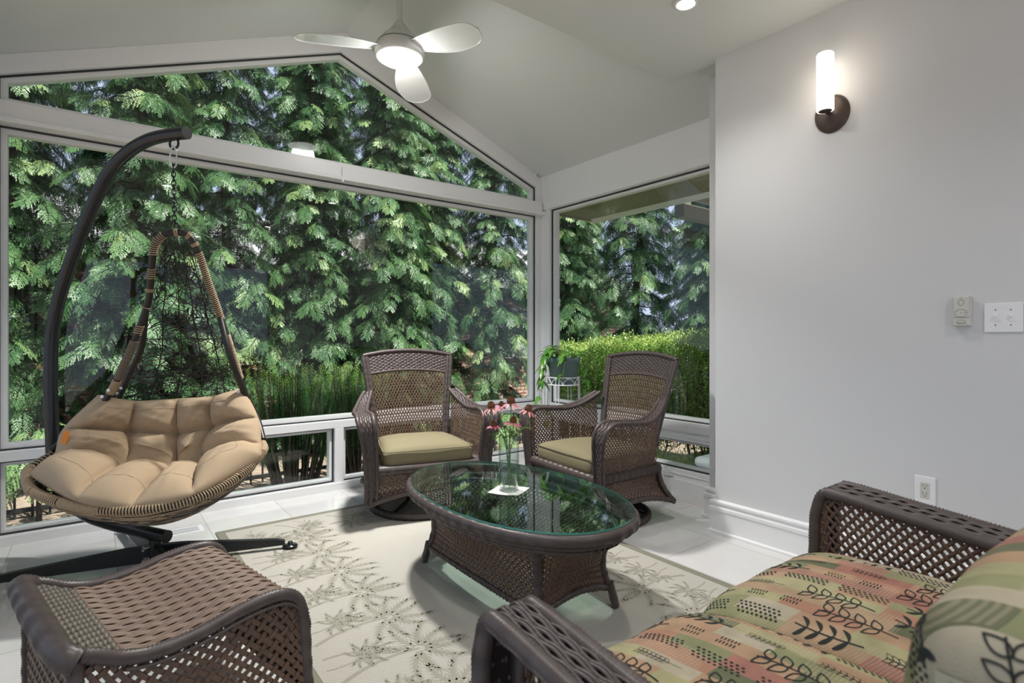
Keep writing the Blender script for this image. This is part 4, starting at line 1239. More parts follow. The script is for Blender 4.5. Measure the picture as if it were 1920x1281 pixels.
def leaf_grid(mb, c, d, L, W, up=(0, 0, 1), droop=.3, mi=0, fold=.15, tipc=1.0, heart=False):
    """curved leaf with a mid fold"""
    d = np.array(d, float); d /= np.linalg.norm(d); up = np.array(up, float)
    s = np.cross(d, up); s /= np.linalg.norm(s)+1e-9; n = np.cross(s, d)
    t = np.linspace(0, 1, 7)
    wf = np.sin(PI*np.clip(t*.97+.03, 0, 1)**(.62 if heart else .8))**.8*(1-.1*t); wf[-1] = 0.02
    rows = []
    for q, w_ in zip(t, wf):
        p = np.array(c)+d*q*L-np.array([0, 0, 1])*droop*L*q*q
        rows.append([p-s*w_*W/2+n*fold*w_*W/2, p, p+s*w_*W/2+n*fold*w_*W/2])
    mb.grid(np.array(rows), mi)
def coneflower(label, root, head, tilt, s=1., old=True, leaves=(), bud=False):
    t = thing('coneflower', label, 'flower', (1.478, 1.978, VZ), 0, 'pink coneflowers in the glass vase')
    root = np.array(root, float); head = np.array(head, float)
    mid1 = root*.55+head*.45*np.array([.35, .35, 1]); mid1[:2] = np.clip(mid1[:2], -.03, .03)
    st = spline([root, [root[0]*-.2, root[1]*-.2, .12], [head[0]*.35, head[1]*.35, .24], head-np.array([0, 0, .06]), head], 30)
    MB().tube(st, .0021, 6).build('stem', M['stem'], t)
    ax = np.array([tilt[0], tilt[1], 1.]); ax /= np.linalg.norm(ax)
    q = Vector((0, 0, 1)).rotation_difference(Vector(ax)).to_matrix()
    cm = MB(); pr = [(0, -.002), (.014*s, 0), (.0165*s, .006*s), (.0155*s, .013*s), (.011*s, .020*s), (.005*s, .0235*s), (0, .0245*s)]
    cm.lathe(pr, seg=18)
    for k in range(90):
        f_ = (k+.5)/90; a = k*2.39996; r = .0165*s*math.sqrt(f_); z = .0245*s*(1-f_**2.2)
        cm.tube([(r*math.cos(a), r*math.sin(a), z-.001), (r*1.14*math.cos(a), r*1.14*math.sin(a), z+.004*s)], [.0014*s, .0003], 4, caps=False)
    M4 = Matrix.Translation(head) @ q.to_4x4(); cm.xform(M4); cm.build('cone', M['cone'], t)
    pm = MB(); n_ = 12 if not bud else 8
    for k in range(n_):
        a = k*2*PI/n_+.2*math.sin(k*5); L = (.036+.005*math.sin(k*3.3))*s; r0 = .013*s
        rows = []
        for tt in np.linspace(0, 1, 6):
            r = r0+L*tt*(.88 if not bud else .4); z = -.001-(.55 if old else .3)*L*tt**1.4
            w_ = .0095*s*(math.sin(PI*min(1, tt*.8+.16)))**.6*(1 if tt < 1 else .55)
            c_, s_ = math.cos(a), math.sin(a)
            rows.append([(r*c_-s_*w_*.5, r*s_+c_*w_*.5, z-.0015), (r*c_, r*s_, z), (r*c_+s_*w_*.5, r*s_-c_*w_*.5, z-.0015)])
        pm.grid(np.array(rows))
    pm.xform(M4); pm.build('petals', M['petal_old' if old else 'petal'], t)
    if leaves:
        lm = MB()
        for (f_, a, L, W) in leaves:
            p = st[int(f_*29)]; d = np.array([math.cos(a), math.sin(a), .75]); leaf_grid(lm, p, d, L, W, droop=.55)
        lm.build('leaves', M['flowerleaf'], t)
    return t
def vh(u, v):   # head position in the plane of the vase facing the camera
    d = .603*1.478+.798*1.978; r_ = (u-955)/1032*d; z = 1.13-(v-630)/1032*d-VZ
    return np.array([.798*r_, -.603*r_, z])
off = lambda x, y, k: np.array([.603*k, .798*k, 0])
F = [('tallest coneflower with large orange cone and drooping pink petals', vh(959, 756), (0.0, 0.0), 1.15, True, 0.0, [(.62, .5, .07, .026), (.5, 3.6, .06, .024), (.56, 2.2, .06, .022)]),
     ('leftmost coneflower in the vase with faded drooping petals', vh(923, 764), (-.15, .1), 1.05, True, -.015, [(.6, 2.6, .08, .028), (.5, 4.4, .06, .022)]),
     ('small bright pink coneflower tucked between the two tallest blooms', vh(940, 762), (.1, -.2), .75, False, .02, [(.55, 1.2, .06, .02)]),
     ('rightmost coneflower in the vase leaning out over the table', vh(991, 771), (.25, -.1), 1.05, True, .01, [(.6, 5.6, .08, .028), (.5, .2, .07, .026)]),
     ('vivid magenta coneflower low in front of the bouquet', vh(963, 790), (.05, -.15), .95, False, -.03, [(.55, 4.9, .075, .028), (.6, .8, .07, .026), (.5, 3.1, .05, .02)]),
     ('small dark pink coneflower low on the left of the bouquet', vh(927, 797), (-.1, -.1), .72, False, -.02, [(.55, 3.3, .08, .028), (.62, 2.9, .07, .025), (.5, 5.2, .06, .022)])]
for k, (lb, hd, tl, s, old, kk, lv_) in enumerate(F):
    a = k*1.05
    coneflower(lb, (.028*math.cos(a+PI), .028*math.sin(a+PI), .016), hd+off(0, 0, kk), tl, s, old, lv_)

# ------------------------------------------------------------ plant stand and pothos
PX, PY = 3.0, 3.28
ps_ = thing('plant_stand', 'white wire plant stand in the corner behind the right-hand armchair', 'plant stand', (PX, PY, 0))
cir = lambda r, z, n=60: [(r*math.cos(a), r*math.sin(a), z) for a in np.arange(n)*2*PI/n]
MB().tube(cir(.128, .80), .0045, 8, True).build('upper_ring', M['white'], ps_)
MB().tube(cir(.128, .742), .0045, 8, True).build('lower_ring', M['white'], ps_)
mb = MB()
for k in range(8):
    a0 = k*PI/4; pts = []
    for t_ in np.linspace(0, 1, 14):
        a = a0+t_*PI/4; pts.append((.128*math.cos(a), .128*math.sin(a), .742+.05*math.sin(PI*t_)**.6))
    mb.tube(pts, .0032, 6)
mb.build('scrollwork', M['white'], ps_)
mb = MB()
for k in range(3): a = k*PI/3; mb.tube([(.128*math.cos(a), .128*math.sin(a), .742), (-.128*math.cos(a), -.128*math.sin(a), .742)], .0035, 6)
mb.build('cross_wires', M['white'], ps_)
for k in range(4):
    a = k*PI/2+.45; c_, s_ = math.cos(a), math.sin(a); mb = MB()
    for dd in (-.10, .10):
        c2, s2 = math.cos(a+dd), math.sin(a+dd)
        mb.tube(spline([(.128*c2, .128*s2, .80), (.135*c2, .135*s2, .6), (.15*c_, .15*s_, .25), (.165*c_, .165*s_, .005)], 24), .0035, 6)
    mb.build('leg', M['white'], ps_)
MB().tube(cir(.150, .25), .0035, 6, True).build('brace_ring', M['white'], ps_)
pt = thing('potted_pothos', 'trailing green pothos in a blue-green plastic pot on the white wire stand', 'potted plant', (PX, PY, .7455))
MB().lathe([(0, 0), (.098, 0), (.102, .004), (.128, .175), (.136, .177), (.138, .21), (.134, .214), (.129, .21), (.126, .19), (.095, .01), (0, .01)], seg=48).build('pot', M['pot'], pt)
MB().lathe([(0, .185), (.124, .183)], seg=24).build('soil', M['soil'], pt)
mb = MB(); vm = MB()
r_ = random.Random(3)
for k in range(34):
    a = r_.uniform(0, 2*PI); R_ = r_.uniform(.03, .15); h = .22+r_.uniform(.0, .085)-max(0, R_-.1)*.4
    c = np.array([R_*math.cos(a), R_*math.sin(a), h])
    vm.tube(spline([(c[0]*.2, c[1]*.2, .18), (c[0]*.6, c[1]*.6, h*.95), c], 8), .002, 5)
    leaf_grid(mb, c, (math.cos(a+r_.uniform(-.5, .5)), math.sin(a+r_.uniform(-.5, .5)), r_.uniform(-.1, .35)), r_.uniform(.065, .105), r_.uniform(.045, .065), droop=r_.uniform(.3, .8), fold=.25, heart=True)
def vine(pts, n, s0):
    S_ = spline(pts, 40); vm.tube(S_, .0022, 5); rr = random.Random(s0)
    for k in range(n):
        i = int(6+k*(33/n)); p = S_[i]; a = rr.uniform(0, 2*PI)
        leaf_grid(mb, p, (math.cos(a), math.sin(a), -.1), rr.uniform(.055, .085), rr.uniform(.04, .055), droop=1.0, fold=.25, heart=True)
# left-hand trailers (towards the gable window, seen left of the pot)
lx, ly = -.798, .603
for k, (dd, dep, n) in enumerate(((.155, -.02, 6), (.19, -.16, 8), (.17, -.27, 9), (.145, -.36, 6))):
    vine([(lx*.09, ly*.09, .2), (lx*.135, ly*.135, .235), (lx*dd, ly*dd, .15), (lx*(dd+.01), ly*(dd+.01)-.01, min(.05, dep+.12)), (lx*(dd-.01*k), ly*(dd-.01*k), dep)], n, k)
vine([(-lx*.09, -ly*.09, .2), (-lx*.14, -ly*.14, .23), (-lx*.17, -ly*.17, .08), (-lx*.175, -ly*.175, -.10), (-lx*.18, -ly*.18, -.22)], 8, 9)
vine([(-.603*.1, -.798*.1, .2), (-.603*.14, -.798*.14, .22), (-.603*.145-.02, -.798*.145, .1), (-.603*.14-.03, -.798*.14, .02)], 3, 12)
vm.build('vines', M['stem'], pt); mb.build('leaves', M['pothos'], pt)

# ------------------------------------------------------------ ceiling fan
FY = 3.09
fn = thing('ceiling_fan', 'white three-blade ceiling fan with a round lit lamp under the ridge', 'ceiling fan', (AX, FY, 2.82))
MB().lathe([(0, .56), (.065, .56), (.07, .52), (.03, .48), (0, .48)], seg=32).build('canopy', M['white'], fn)
MB().tube([(0, 0, .22), (0, 0, .5)], .0165, 16).build('downrod', M['fan_white'], fn)
MB().lathe([(0, .225), (.022, .225), (.03, .215), (.045, .19), (.075, .155), (.105, .125), (.13, .092), (.137, .082)], seg=56).build('motor_housing', M['fan_white'], fn)
MB().lathe([(.136, .0815), (.136, .0775)], seg=56).build('seam', M['gasket'], fn)
MB().lathe([(.137, .078), (.146, .062), (.152, .04), (.15, .02), (.142, .006), (.135, .0), (.124, .0), (.122, .01), (0, .012)], seg=56).build('lamp_collar', M['fan_white'], fn)
MB().lathe([(.123, .004), (.120, -.006), (.105, -.017), (.07, -.026), (.03, -.030), (0, -.031)], seg=56).build('lamp_lens', M['lampglow'], fn)
for k in range(3):
    a = math.radians(-71+120*k); mb = MB(); n_ = 30
    t = np.linspace(0, 1, n_); x = .125+.48*t
    w_ = .045+.055*np.sin(PI*np.clip(t*.86, 0, 1))**.9; w_ = w_*np.sqrt(np.clip(1-((t-.80)/.2001).clip(0, 1)**2.6, 0, 1))+.0005
    cdx = .022*np.sin(PI*t); m_ = 9; up = []; dn = []
    for i in range(n_):
        pr_ = []
        for q in np.linspace(-1, 1, m_):
            y = cdx[i]+q*w_[i]; z = .045-.052*t[i]-y*.20+.006*(1-q*q); pr_.append((x[i], y, z))
        up.append(pr_); dn.append([(p[0], p[1], p[2]-.006*max(.15, 1-abs(q_)**3)) for p, q_ in zip(pr_, np.linspace(-1, 1, m_))])
    mb.grid(np.array(up)); mb.grid(np.array(dn)[::-1])
    e = [u_[0] for u_ in up]+[u_[-1] for u_ in up[::-1]]; mb.tube(np.array(e)-np.array([0, 0, .002]), .0028, 6, True)
    mb.box(.10, .16, -.04, .045, .036, .046)
    mb.xform(Matrix.Rotation(a, 4, 'Z')); mb.build('blade', M['fan_white'], fn)
add_light('fan_lamp_light', 'AREA', (AX, FY, 2.782), 34, (1, .98, .95), shape='DISK', size=.22, spread=math.radians(112))
add_light('fan_lamp_glow', 'POINT', (AX, FY, 2.74), 9, (1, .98, .95), shadow_soft_size=.1)

# ------------------------------------------------------------ downlights
def downlight(x, y, label):
    t = thing('recessed_light', label, 'ceiling light', (x, y, ZF), 0, 'round downlights in the flat ceiling')
    MB().lathe([(.036, .0), (.05, .0), (.055, -.004), (.054, -.014), (.042, -.014), (.040, -.002)], seg=40).build('trim_ring', M['plate'], t)
    MB().lathe([(.041, -.012), (.03, -.013), (0, -.0135)], seg=40).build('lens', M['downglow'], t)
    add_light('downlight_lamp', 'SPOT', (x, y, ZF-.03), DL, (1, .97, .93), spot_size=math.radians(130), spot_blend=1, shadow_soft_size=.06)
DL = 38
downlight(2.254, 1.60, 'round recessed downlight cut by the top edge of the photo')
for x, y, l_ in ((.6, 1.3, 'unseen downlight added as room fill, over the ottoman'), (.6, -.2, 'unseen downlight added as room fill, over the camera'), (2.0, -.4, 'unseen downlight added as room fill, behind the loveseat back'), (1.3, -1.9, 'unseen downlight added as room fill, at the rear of the room')): downlight(x, y, l_)  # unseen fixtures, added to brighten the interior

# ------------------------------------------------------------ wall sconce and plates
sc = thing('wall_sconce', 'lit frosted glass tube sconce on an oval bronze backplate on the inner wall', 'wall lamp', (XI, 1.197, 2.21))
mb = MB().lathe([(0, .03), (.01, .03), (.07, .022), (.088, .010), (.092, .0), (.092, 0)], seg=48)
mb.xform(Matrix.Rotation(-PI/2, 4, 'Y') @ Matrix.Diagonal((1, .88, 1, 1))); mb.build('backplate', M['bronze'], sc)
MB().tube([(-.02, 0, .0), (-.075, 0, .0)], .012, 12).tube([(-.075, 0, -.005), (-.075, 0, .012)], .029, 24).build('arm', M['bronze'], sc)
MB().lathe([(.026, .0), (.036, .0), (.0375, .003), (.0375, .268), (.034, .274), (0, .275)], (-.075, 0, -.003), 32).build('glass_tube', M['sconceglow'], sc)
add_light('sconce_light', 'POINT', (XI-.13, 1.197, 2.35), .8, (1, .86, .68), shadow_soft_size=.08)

def wallthing(name, label, cat, y, z): return thing(name, label, cat, (XI, y, z))
sw = wallthing('light_switch', 'white double toggle light switch plate near the right edge', 'light switch', .563, 1.203)
flat_obj(MB().box(-.006, 0, -.058, .058, -.058, .058), 'cover_plate', M['plate'], sw, bevel=.002)
for y in (-.023, .023):
    flat_obj(MB().box(-.0085, -.006, y-.006, y+.006, -.013, .013), 'toggle_slot', M['plate'], sw)
    flat_obj(MB().box(-.016, -.006, y-.004, y+.004, .001, .010), 'toggle', M['plate'], sw, bevel=.0008)
    for z in (-.030, .030): flat_obj(MB().lathe([(0, .0068), (.0028, .0068), (.003, .006)], seg=10).xform(Matrix.Translation((0, y, z)) @ Matrix.Rotation(-PI/2, 4, 'Y')), 'screw', M['greyprint'], sw)
rc = wallthing('fan_remote', 'grey ivory fan control in its wall cradle left of the light switch', 'wall control', .690, 1.232)
flat_obj(MB().box(-.018, 0, -.030, .030, -.062, .062), 'cradle', M['ivory'], rc, bevel=.003)
flat_obj(MB().box(-.028, -.018, -.026, .026, -.026, .060), 'handset', M['ivory'], rc, bevel=.003)
flat_obj(MB().box(-.026, -.018, -.029, .029, -.060, -.026), 'cradle_pocket', M['ivory'], rc, bevel=.003)
def ringx(x, y, z, ry, rz_, r, n=28): return [(x, y+ry*math.cos(a), z+rz_*math.sin(a)) for a in np.arange(n)*2*PI/n]
MB().tube(ringx(-.0285, 0, .035, .0085, .012, 0), .0007, 4, True).build('button', M['greyprint'], rc)
MB().tube(ringx(-.0285, 0, -.008, .020, .015, 0), .0006, 4, True).tube(ringx(-.0285, 0, -.008, .001, .001, 0, 8), .0008, 4, True).tube([(-.0285, -.010, -.006), (-.0285, -.018, -.006)], .0007, 4).build('button', M['greyprint'], rc)
MB().tube([(-.0265, .014*math.cos(a)*1.1, -.052+.016*math.sin(a)) for a in np.linspace(.2, PI-.2, 16)], .0005, 4).build('logo_arc', M['greyprint'], rc)
mb = MB()
mb.tube([(-.0265, y, -.050+.002*math.sin(y*900)+.001*math.sin(y*2300)) for y in np.linspace(.016, -.016, 50)], .0007, 4); mb.build('script_logo', M['greyprint'], rc)
MB().tube([(-.0285, .004, .056), (-.0285, -.004, .056)], .0008, 4).build('indicator', M['greyprint'], rc)
ou = wallthing('power_outlet', 'white double power outlet above the loveseat arm', 'outlet', .820, .463)
flat_obj(MB().box(-.006, 0, -.038, .038, -.060, .060), 'cover_plate', M['plate'], ou, bevel=.002)
flat_obj(MB().box(-.008, -.006, -.0165, .0165, -.034, .034), 'receptacle_face', M['ivory'], ou, bevel=.001)
for z in (-.017, .017):
    for y, h in ((-.0065, .0035), (.0065, .0042)): flat_obj(MB().box(-.0086, -.0079, y-.0009, y+.0009, z+.001, z+.001+h*2), 'slot', M['dark'], ou)
    flat_obj(MB().lathe([(0, .0086), (.0024, .0086), (.0024, .008)], seg=12).xform(Matrix.Translation((0, 0, z-.007)) @ Matrix.Rotation(-PI/2, 4, 'Y')), 'ground_hole', M['dark'], ou)

# floor vent
fv = thing('floor_vent', 'white slotted floor register beside the hanging chair stand', 'floor vent', (.325, 3.68, 0))
flat_obj(MB().box(-.18, .18, -.062, .062, 0, .004), 'vent_frame', M['plate'], fv, bevel=.001)
mb = MB()
for k in range(46):
    x = -.155+k*.0068
    for y0, y1 in ((-.042, -.002), (.004, .044)): mb.box(x, x+.0032, y0, y1, .0041, .0046)
flat_obj(mb, 'slots', M['track'], fv)

# ------------------------------------------------------------ outside: fence
fc = thing('garden_fence', 'black metal picket fence outside behind the shrubs', 'fence', (0, 5.75, -.3))
for z in (.05, .50): flat_obj(MB().box(-2.2, 7.5, -.012, .012, z, z+.03), 'rail', M['black_matte'], fc)
for k in range(92):
    x = -2.2+k*.106; flat_obj(MB().box(x-.008, x+.008, -.008, .008, 0, .60), 'picket', M['black_matte'], fc)

# ------------------------------------------------------------ foliage
def frond(L=.34, seedv=0, n=11):
    """one flat feathery conifer spray, stem along +X, drooping"""
    r = np.random.default_rng(seedv); V = []; 
    def bend(p):
        p = np.array(p, float); x = p[:, 0]; p[:, 2] = p[:, 2]-.75*x*x/L*.8-.5*p[:, 1]**2/L; return p
    def leaf(c, a, l, w_):
        d = np.array([math.cos(a), math.sin(a)]); s = np.array([-d[1], d[0]])
        z = r.uniform(-.006, .006)
        V.append([(*c, 0), (*(c+d*l*.45+s*w_), z), (*(c+d*l), z*2), (*(c+d*l*.45-s*w_), z)])
    for i in range(n):
        t = (i+.7)/n; x = L*t
        for sg in (-1, 1):
            bl = L*.52*(math.sin(PI*min(1, t*.80+.12)))**.8*r.uniform(.75, 1.1)
            a = sg*(1.0-.35*t)+r.uniform(-.1, .1); d = np.array([math.cos(a), math.sin(a)])
            m_ = max(2, int(bl/.019))
            for k in range(m_):
                q = (k+.8)/m_; c = np.array([x, 0])+d*bl*q*.94
                ll = .030*(1-.35*q)*r.uniform(.8, 1.2)
                leaf(c, a, ll*1.1, .0052)
                for s2 in (-1, 1): leaf(c-d*.004, a+s2*.75, ll*.9, .0046)
    for k in range(4): leaf(np.array([L*(.9+.03*k), 0]), r.uniform(-.6, .6), .03, .005)
    V = np.array(V); sh = V.shape; return bend(V.reshape(-1, 3)).reshape(sh)
FR = [frond(.34, s) for s in range(4)]+[frond(.26, 9, 9)]
FR = [q*.6 for q in FR]
def rotm(yaw, pitch, roll):
    cy_, sy_ = math.cos(yaw), math.sin(yaw); cp, sp_2 = math.cos(pitch), math.sin(pitch); cr_, sr = math.cos(roll), math.sin(roll)
    Rz = np.array([[cy_, -sy_, 0], [sy_, cy_, 0], [0, 0, 1]]); Ry = np.array([[cp, 0, sp_2], [0, 1, 0], [-sp_2, 0, cp]]); Rx = np.array([[1, 0, 0], [0, cr_, -sr], [0, sr, cr_]])
    return Rz@Ry@Rx
def conifer_meshes(seedv, H=6.2, R=.74, nb=190, lowz=.3):
    r = np.random.default_rng(seedv); fol = []; tips = []; tw = MB()
    tw.tube([(0, 0, -.05), (.02*r.normal(), .02, 1.5), (.03*r.normal(), 0, 3.5), (0, 0, H)], [.075, .065, .045, .012], 10)
    for k in range(nb):
        z = lowz+(H-lowz)*((k+r.random())/nb)**1.0; a = k*2.39996+r.uniform(-.3, .3)
        Lb = R*(1-.45*(z/H)**1.5)*r.uniform(.6, 1.12)
        if z < 1.0: Lb *= .75
        rise = r.uniform(-.15, .3); d = np.array([math.cos(a), math.sin(a), 0])
        pts = [np.array([0, 0, z])+d*Lb*t+np.array([0, 0, rise*Lb*t-.45*Lb*t*t]) for t in (0, .35, .7, 1)]
        tw.tube(pts, [.009, .007, .005, .003], 4, caps=False)
        S_ = spline(pts, 12)
        for j in range(6):
            f_ = (.30, .48, .62, .76, .88, 1.0)[j]; p = S_[int(f_*11)]
            for sd in ((-1, 1) if j < 5 else (0,)):
                yaw = a+sd*r.uniform(.45, 1.0)
                M3 = rotm(yaw, r.uniform(-.05, .5), r.normal(0, .35))*r.uniform(.7, 1.15)
                q = FR[r.integers(0, 5)]@M3.T+p
                (tips if r.random() < .16 and f_ > .55 else fol).append(q)
    def mk(L, m, nm):
        V = np.concatenate(L).reshape(-1, 3); mb = MB(); mb.add(V, np.arange(len(V)).reshape(-1, 4)); return mb.mesh(nm, m, False)
    return tw.mesh('trunk', M['bark']), mk(fol, M['cedar'], 'foliage'), mk(tips, M['cedar_new'], 'new_growth')
CM = [conifer_meshes(11), conifer_meshes(12), conifer_meshes(13)]
def conifer(k, x, y, rz, s, label, group):
    t = thing('evergreen_tree', label, 'tree', (x, y, -.3), rz, group); t.scale = (s, s, s*random.uniform(.95, 1.05))
    for me, nm in zip(CM[k % 3], ('trunk', 'foliage', 'new_growth')):
        o = bpy.data.objects.new(nm, me); COL.objects.link(o); o.parent = t
    return t
lab = ['feathery evergreen at the far left edge behind the hanging chair pole',
 'feathery evergreen behind the upper curve of the hanging chair stand',
 'feathery evergreen right behind the woven back of the hanging chair',
 'feathery evergreen rising behind the clipped yew shrub',
 'feathery evergreen behind the left side of the gable-facing armchair',
 'feathery evergreen behind the right side of the gable-facing armchair',
 'feathery evergreen behind the coneflower vase, left of the corner post',
 'feathery evergreen beside the white corner post of the windows']
xs = [-1.55, -.62, .30, 1.22, 2.15, 3.05, 3.95, 4.85]
for i, x in enumerate(xs):
    conifer(i, x, 6.95+.25*math.sin(i*2.3), i*1.3, 1.0, lab[i], 'evergreen row behind the gable window')
ri = [(5.95, 6.5, 'feathery evergreen seen through the right window just right of the corner post'), (6.75, 5.7, 'feathery evergreen above the plant stand through the right window'),
      (7.3, 4.8, 'feathery evergreen behind the boxwood hedge, centre of the right window'), (7.6, 3.8, 'feathery evergreen behind the boxwood hedge at the right window edge'), (7.8, 2.8, 'feathery evergreen behind the gutter at the far right of the window')]
for i, (x, y, l_) in enumerate(ri): conifer(i+1, x, y, i*2.1, 1.0, l_, 'evergreen row behind the right window')

bk = [(-1.1, 8.3, 'dark evergreen of the second row, far left behind the stand pole'), (.75, 8.5, 'dark evergreen of the second row in the gap behind the hanging chair'),
      (2.6, 8.3, 'dark evergreen of the second row in the gap under the gable peak'), (4.4, 8.5, 'dark evergreen of the second row in the gap left of the corner post'),
      (7.2, 7.6, 'dark evergreen of the second row, left half of the right window'), (8.9, 5.6, 'dark evergreen of the second row, middle of the right window'), (9.3, 3.6, 'dark evergreen of the second row, right end of the right window')]
for i, (x, y, l_) in enumerate(bk): conifer(i+2, x, y, i*1.7+.6, 1.08, l_, 'second row of evergreens')

def small_leaves(n, fn, L, W, seedv, up=.5):
    r = np.random.default_rng(seedv); P = fn(r, n)
    d = r.normal(size=(n, 3)); d[:, 2] = np.abs(d[:, 2])*.6+up; d /= np.linalg.norm(d, axis=1)[:, None]
    s = np.cross(d, r.normal(size=(n, 3))); s /= np.linalg.norm(s, axis=1)[:, None]
    l = L*r.uniform(.7, 1.3, (n, 1)); w_ = W*r.uniform(.8, 1.2, (n, 1))
    return np.stack([P, P+d*l*.5+s*w_/2, P+d*l, P+d*l*.5-s*w_/2], 1)
def leafobj(V, name, m, parent=None):
    mb = MB(); mb.add(V.reshape(-1, 3), np.arange(len(V)*4).reshape(-1, 4)); return mb.build(name, m, parent, smooth=False)
def boxwood(x0, x1, y0, y1, h, label, seedv, n=30000):
    t = thing('boxwood_shrub', label, 'shrub', ((x0+x1)/2, (y0+y1)/2, -.3), 0, 'boxwood hedge outside the right window')
    hx, hy = (x1-x0)/2, (y1-y0)/2
    def fn(r, n):
        # shell biased towards the outside
        p = r.uniform(-1, 1, (n, 3)); ax = r.integers(0, 3, n); sg = r.choice([-1, 1], n); k = np.arange(n)
        dep = 1-np.abs(r.normal(0, .11, n)); p[k, ax] = sg*dep
        X, Y, Z = p[:, 0]*hx, p[:, 1]*hy, (p[:, 2]+1)/2*h
        Z = np.where((ax == 2) & (sg < 0), r.uniform(.1, 1, n)*h, Z)
        bump = .05*np.sin(X*9+Y*5)+.04*np.sin(Y*13+Z*7)+.03*np.sin(X*21-Z*11)
        q = np.stack([X*(1+bump), Y*(1+bump), Z*(1+bump)], 1); keep = q[:, 2] > .15+.2*r.random(n)
        q[~keep, 2] += .3; return q
    leafobj(small_leaves(n, fn, .028, .014, seedv), 'foliage', M['box'], t)
    leafobj(small_leaves(n//5, lambda r, n: np.stack([r.uniform(-hx, hx, n), r.uniform(-hy, hy, n), h*(1+.03*np.sin(np.arange(n)))+np.abs(r.normal(0, .045, n))], 1), .03, .014, seedv+1, 1.2), 'new_growth', M['box_tip'], t)
    mb = MB(); r = random.Random(seedv)
    for k in range(26):
        x, y = r.uniform(-hx, hx)*.8, r.uniform(-hy, hy)*.8; mb.tube([(x*.7, y*.7, 0), (x, y, h*.5), (x+r.uniform(-.1, .1), y, h*.9)], [.012, .008, .004], 5)
    mb.build('stems', M['twig'], t)
boxwood(4.75, 5.7, 4.75, 5.75, 1.22, 'boxwood shrub nearest the corner, left of the sideways armchair', 1)
boxwood(4.75, 5.7, 3.80, 4.75, 1.30, 'boxwood shrub right behind the backrest of the sideways armchair', 2)
boxwood(4.8, 5.75, 2.75, 3.80, 1.36, 'boxwood shrub at the right edge of the right window', 3)

def yew(x, y, hw, hd, h, label, seedv, nst=120):
    t = thing('yew_shrub', label, 'shrub', (x, y, -.3), 0, 'clipped yews under the gable window'); r = np.random.default_rng(seedv)
    body = []; tip = []; st = MB()
    for k in range(nst):
        px_, py_ = r.uniform(-hw, hw), r.uniform(-hd, hd); hh = h*r.uniform(.8, 1.05); lean = r.normal(0, .03, 2)+np.array([px_, py_])*.12
        z0 = r.uniform(.22, .5)*h
        if k % 3 == 0: st.tube([(px_*.45, py_*.45, 0), (px_*.8, py_*.8, z0), (px_+lean[0], py_+lean[1], hh)], [.013, .008, .002], 5, caps=False)
        n = 150; z = np.linspace(z0, hh, n); f_ = (z-z0)/(hh-z0)
        c = np.stack([px_+lean[0]*f_, py_+lean[1]*f_, z], 1); a = np.arange(n)*2.4
        d = np.stack([np.cos(a), np.sin(a), np.full(n, .3)], 1)/1.05; L = (.036*(1-.4*f_))[:, None]
        s = np.cross(d, [0, 0, 1.]); s /= np.linalg.norm(s, axis=1)[:, None]
        V = np.stack([c, c+d*L*.5+s*.003, c+d*L, c+d*L*.5-s*.003], 1); ti = f_ > .84
        body.append(V[~ti]); tip.append(V[ti])
    leafobj(np.concatenate(body), 'foliage', M['yew'], t); leafobj(np.concatenate(tip), 'new_growth', M['yew_tip'], t); st.build('stems', M['twig'], t)
yew(1.42, 5.10, .33, .28, 1.13, 'clipped yew shrub just right of the hanging chair', 5, 210)
yew(2.05, 5.16, .33, .28, 1.15, 'clipped yew shrub directly behind the gable-facing armchair', 6, 210)
# loose grasses under the right window
def grass(x0, x1, y0, y1, n, seedv):
    r = np.random.default_rng(seedv); P = np.stack([r.uniform(x0, x1, n), r.uniform(y0, y1, n), np.full(n, -.3)], 1)
    d = r.normal(0, .35, (n, 3)); d[:, 2] = 1; L = r.uniform(.12, .34, (n, 1)); s = r.normal(size=(n, 3)); s[:, 2] = 0; s /= np.linalg.norm(s, axis=1)[:, None]
    m_ = P+d*L*.6; tp = P+d*L*np.array([1.7, 1.7, .95])
    return np.stack([P-s*.004, m_-s*.004, tp, m_+s*.004], 1)
tag(leafobj(grass(4.12, 4.8, 2.6, 4.6, 3500, 4), 'grass_clump', M['grass']), 'loose green grass growing below the right window', 'grass', kind='stuff')
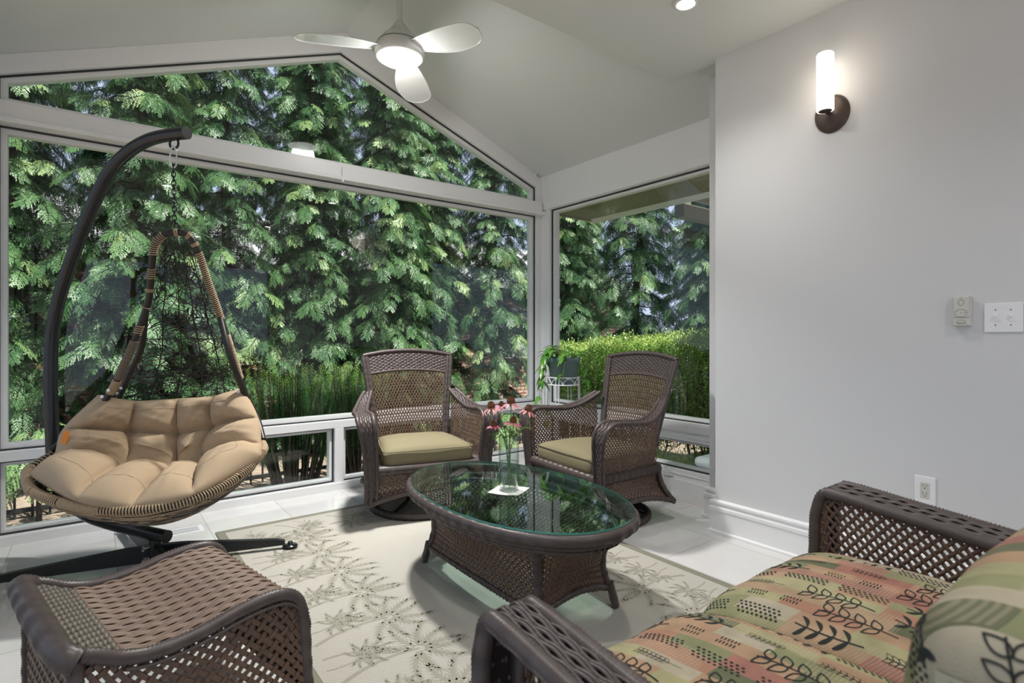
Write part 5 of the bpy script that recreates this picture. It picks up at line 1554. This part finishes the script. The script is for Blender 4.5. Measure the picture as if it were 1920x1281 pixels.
# low ferny growth at the left under the gable window
cf = MB()
def sprig_plant(x, y, h, n, label, seedv):
    t = thing('young_evergreen', label, 'shrub', (x, y, -.3)); r = np.random.default_rng(seedv); L = []; tw = MB()
    for k in range(n):
        a = r.uniform(0, 2*PI); z = h*r.uniform(.25, 1); d = np.array([math.cos(a), math.sin(a), .1])
        p = np.array([0, 0, z])+d*r.uniform(.05, .25); tw.tube([(0, 0, z*.8), p], .004, 4); L.append(FR[k % 5]@(rotm(a, r.uniform(0, .5), r.normal(0, .3))*.9).T+p)
    tw.tube([(0, 0, 0), (0, 0, h)], [.02, .006], 6); tw.build('stem', M['bark'], t)
    leafobj(np.concatenate(L), 'foliage', M['cedar_new'], t)
sprig_plant(.72, 5.45, .50, 34, 'small bright evergreen seen low beside the cushion through the gable window', 1)
sprig_plant(3.9, 5.5, .55, 30, 'small bright evergreen seen through the low pane behind the vase', 2)
sprig_plant(-.35, 5.6, .75, 40, 'small bright evergreen low at the left behind the stand pole', 3)

# cooler
co = thing('cooler_box', 'white lidded cooler box outside the low right-hand pane', 'cooler', (4.3, 2.45, -.3))
flat_obj(MB().box(-.28, .28, -.30, .30, 0, .33), 'body', M['cooler'], co, bevel=.03)
flat_obj(MB().box(-.30, .30, -.32, .32, .335, .42), 'lid', M['cooler'], co, bevel=.035)
flat_obj(MB().box(-.315, -.28, .05, .20, .16, .345), 'latch', M['coolergrey'], co, bevel=.008)
flat_obj(MB().box(-.33, -.28, -.15, .0, .16, .30), 'handle', M['coolergrey'], co, bevel=.012)
# neighbouring house
nh = thing('neighbour_house', 'red brick house with grey roof glimpsed low behind the evergreens', 'house', (0, 10.5, -.3))
flat_obj(MB().box(-1.0, 12, 0, .3, 0, 2.55), 'brick_wall', M['brick'], nh)
flat_obj(MB().prism([(-.5, 2.5), (3.2, 4.0), (3.2, 4.15), (-.5, 2.65)], 'x', -1.3, 12.3), 'roof', M['roof'], nh)
for x in (3.0, 7.4):
    f_ = flat_obj(MB().box(x, x+1.1, -.04, .02, .9, 2.1), 'window', M['white'], nh)
    flat_obj(MB().box(x+.06, x+.52, -.05, -.03, .96, 2.04).box(x+.58, x+1.04, -.05, -.03, .96, 2.04), 'pane', M['track'], f_)
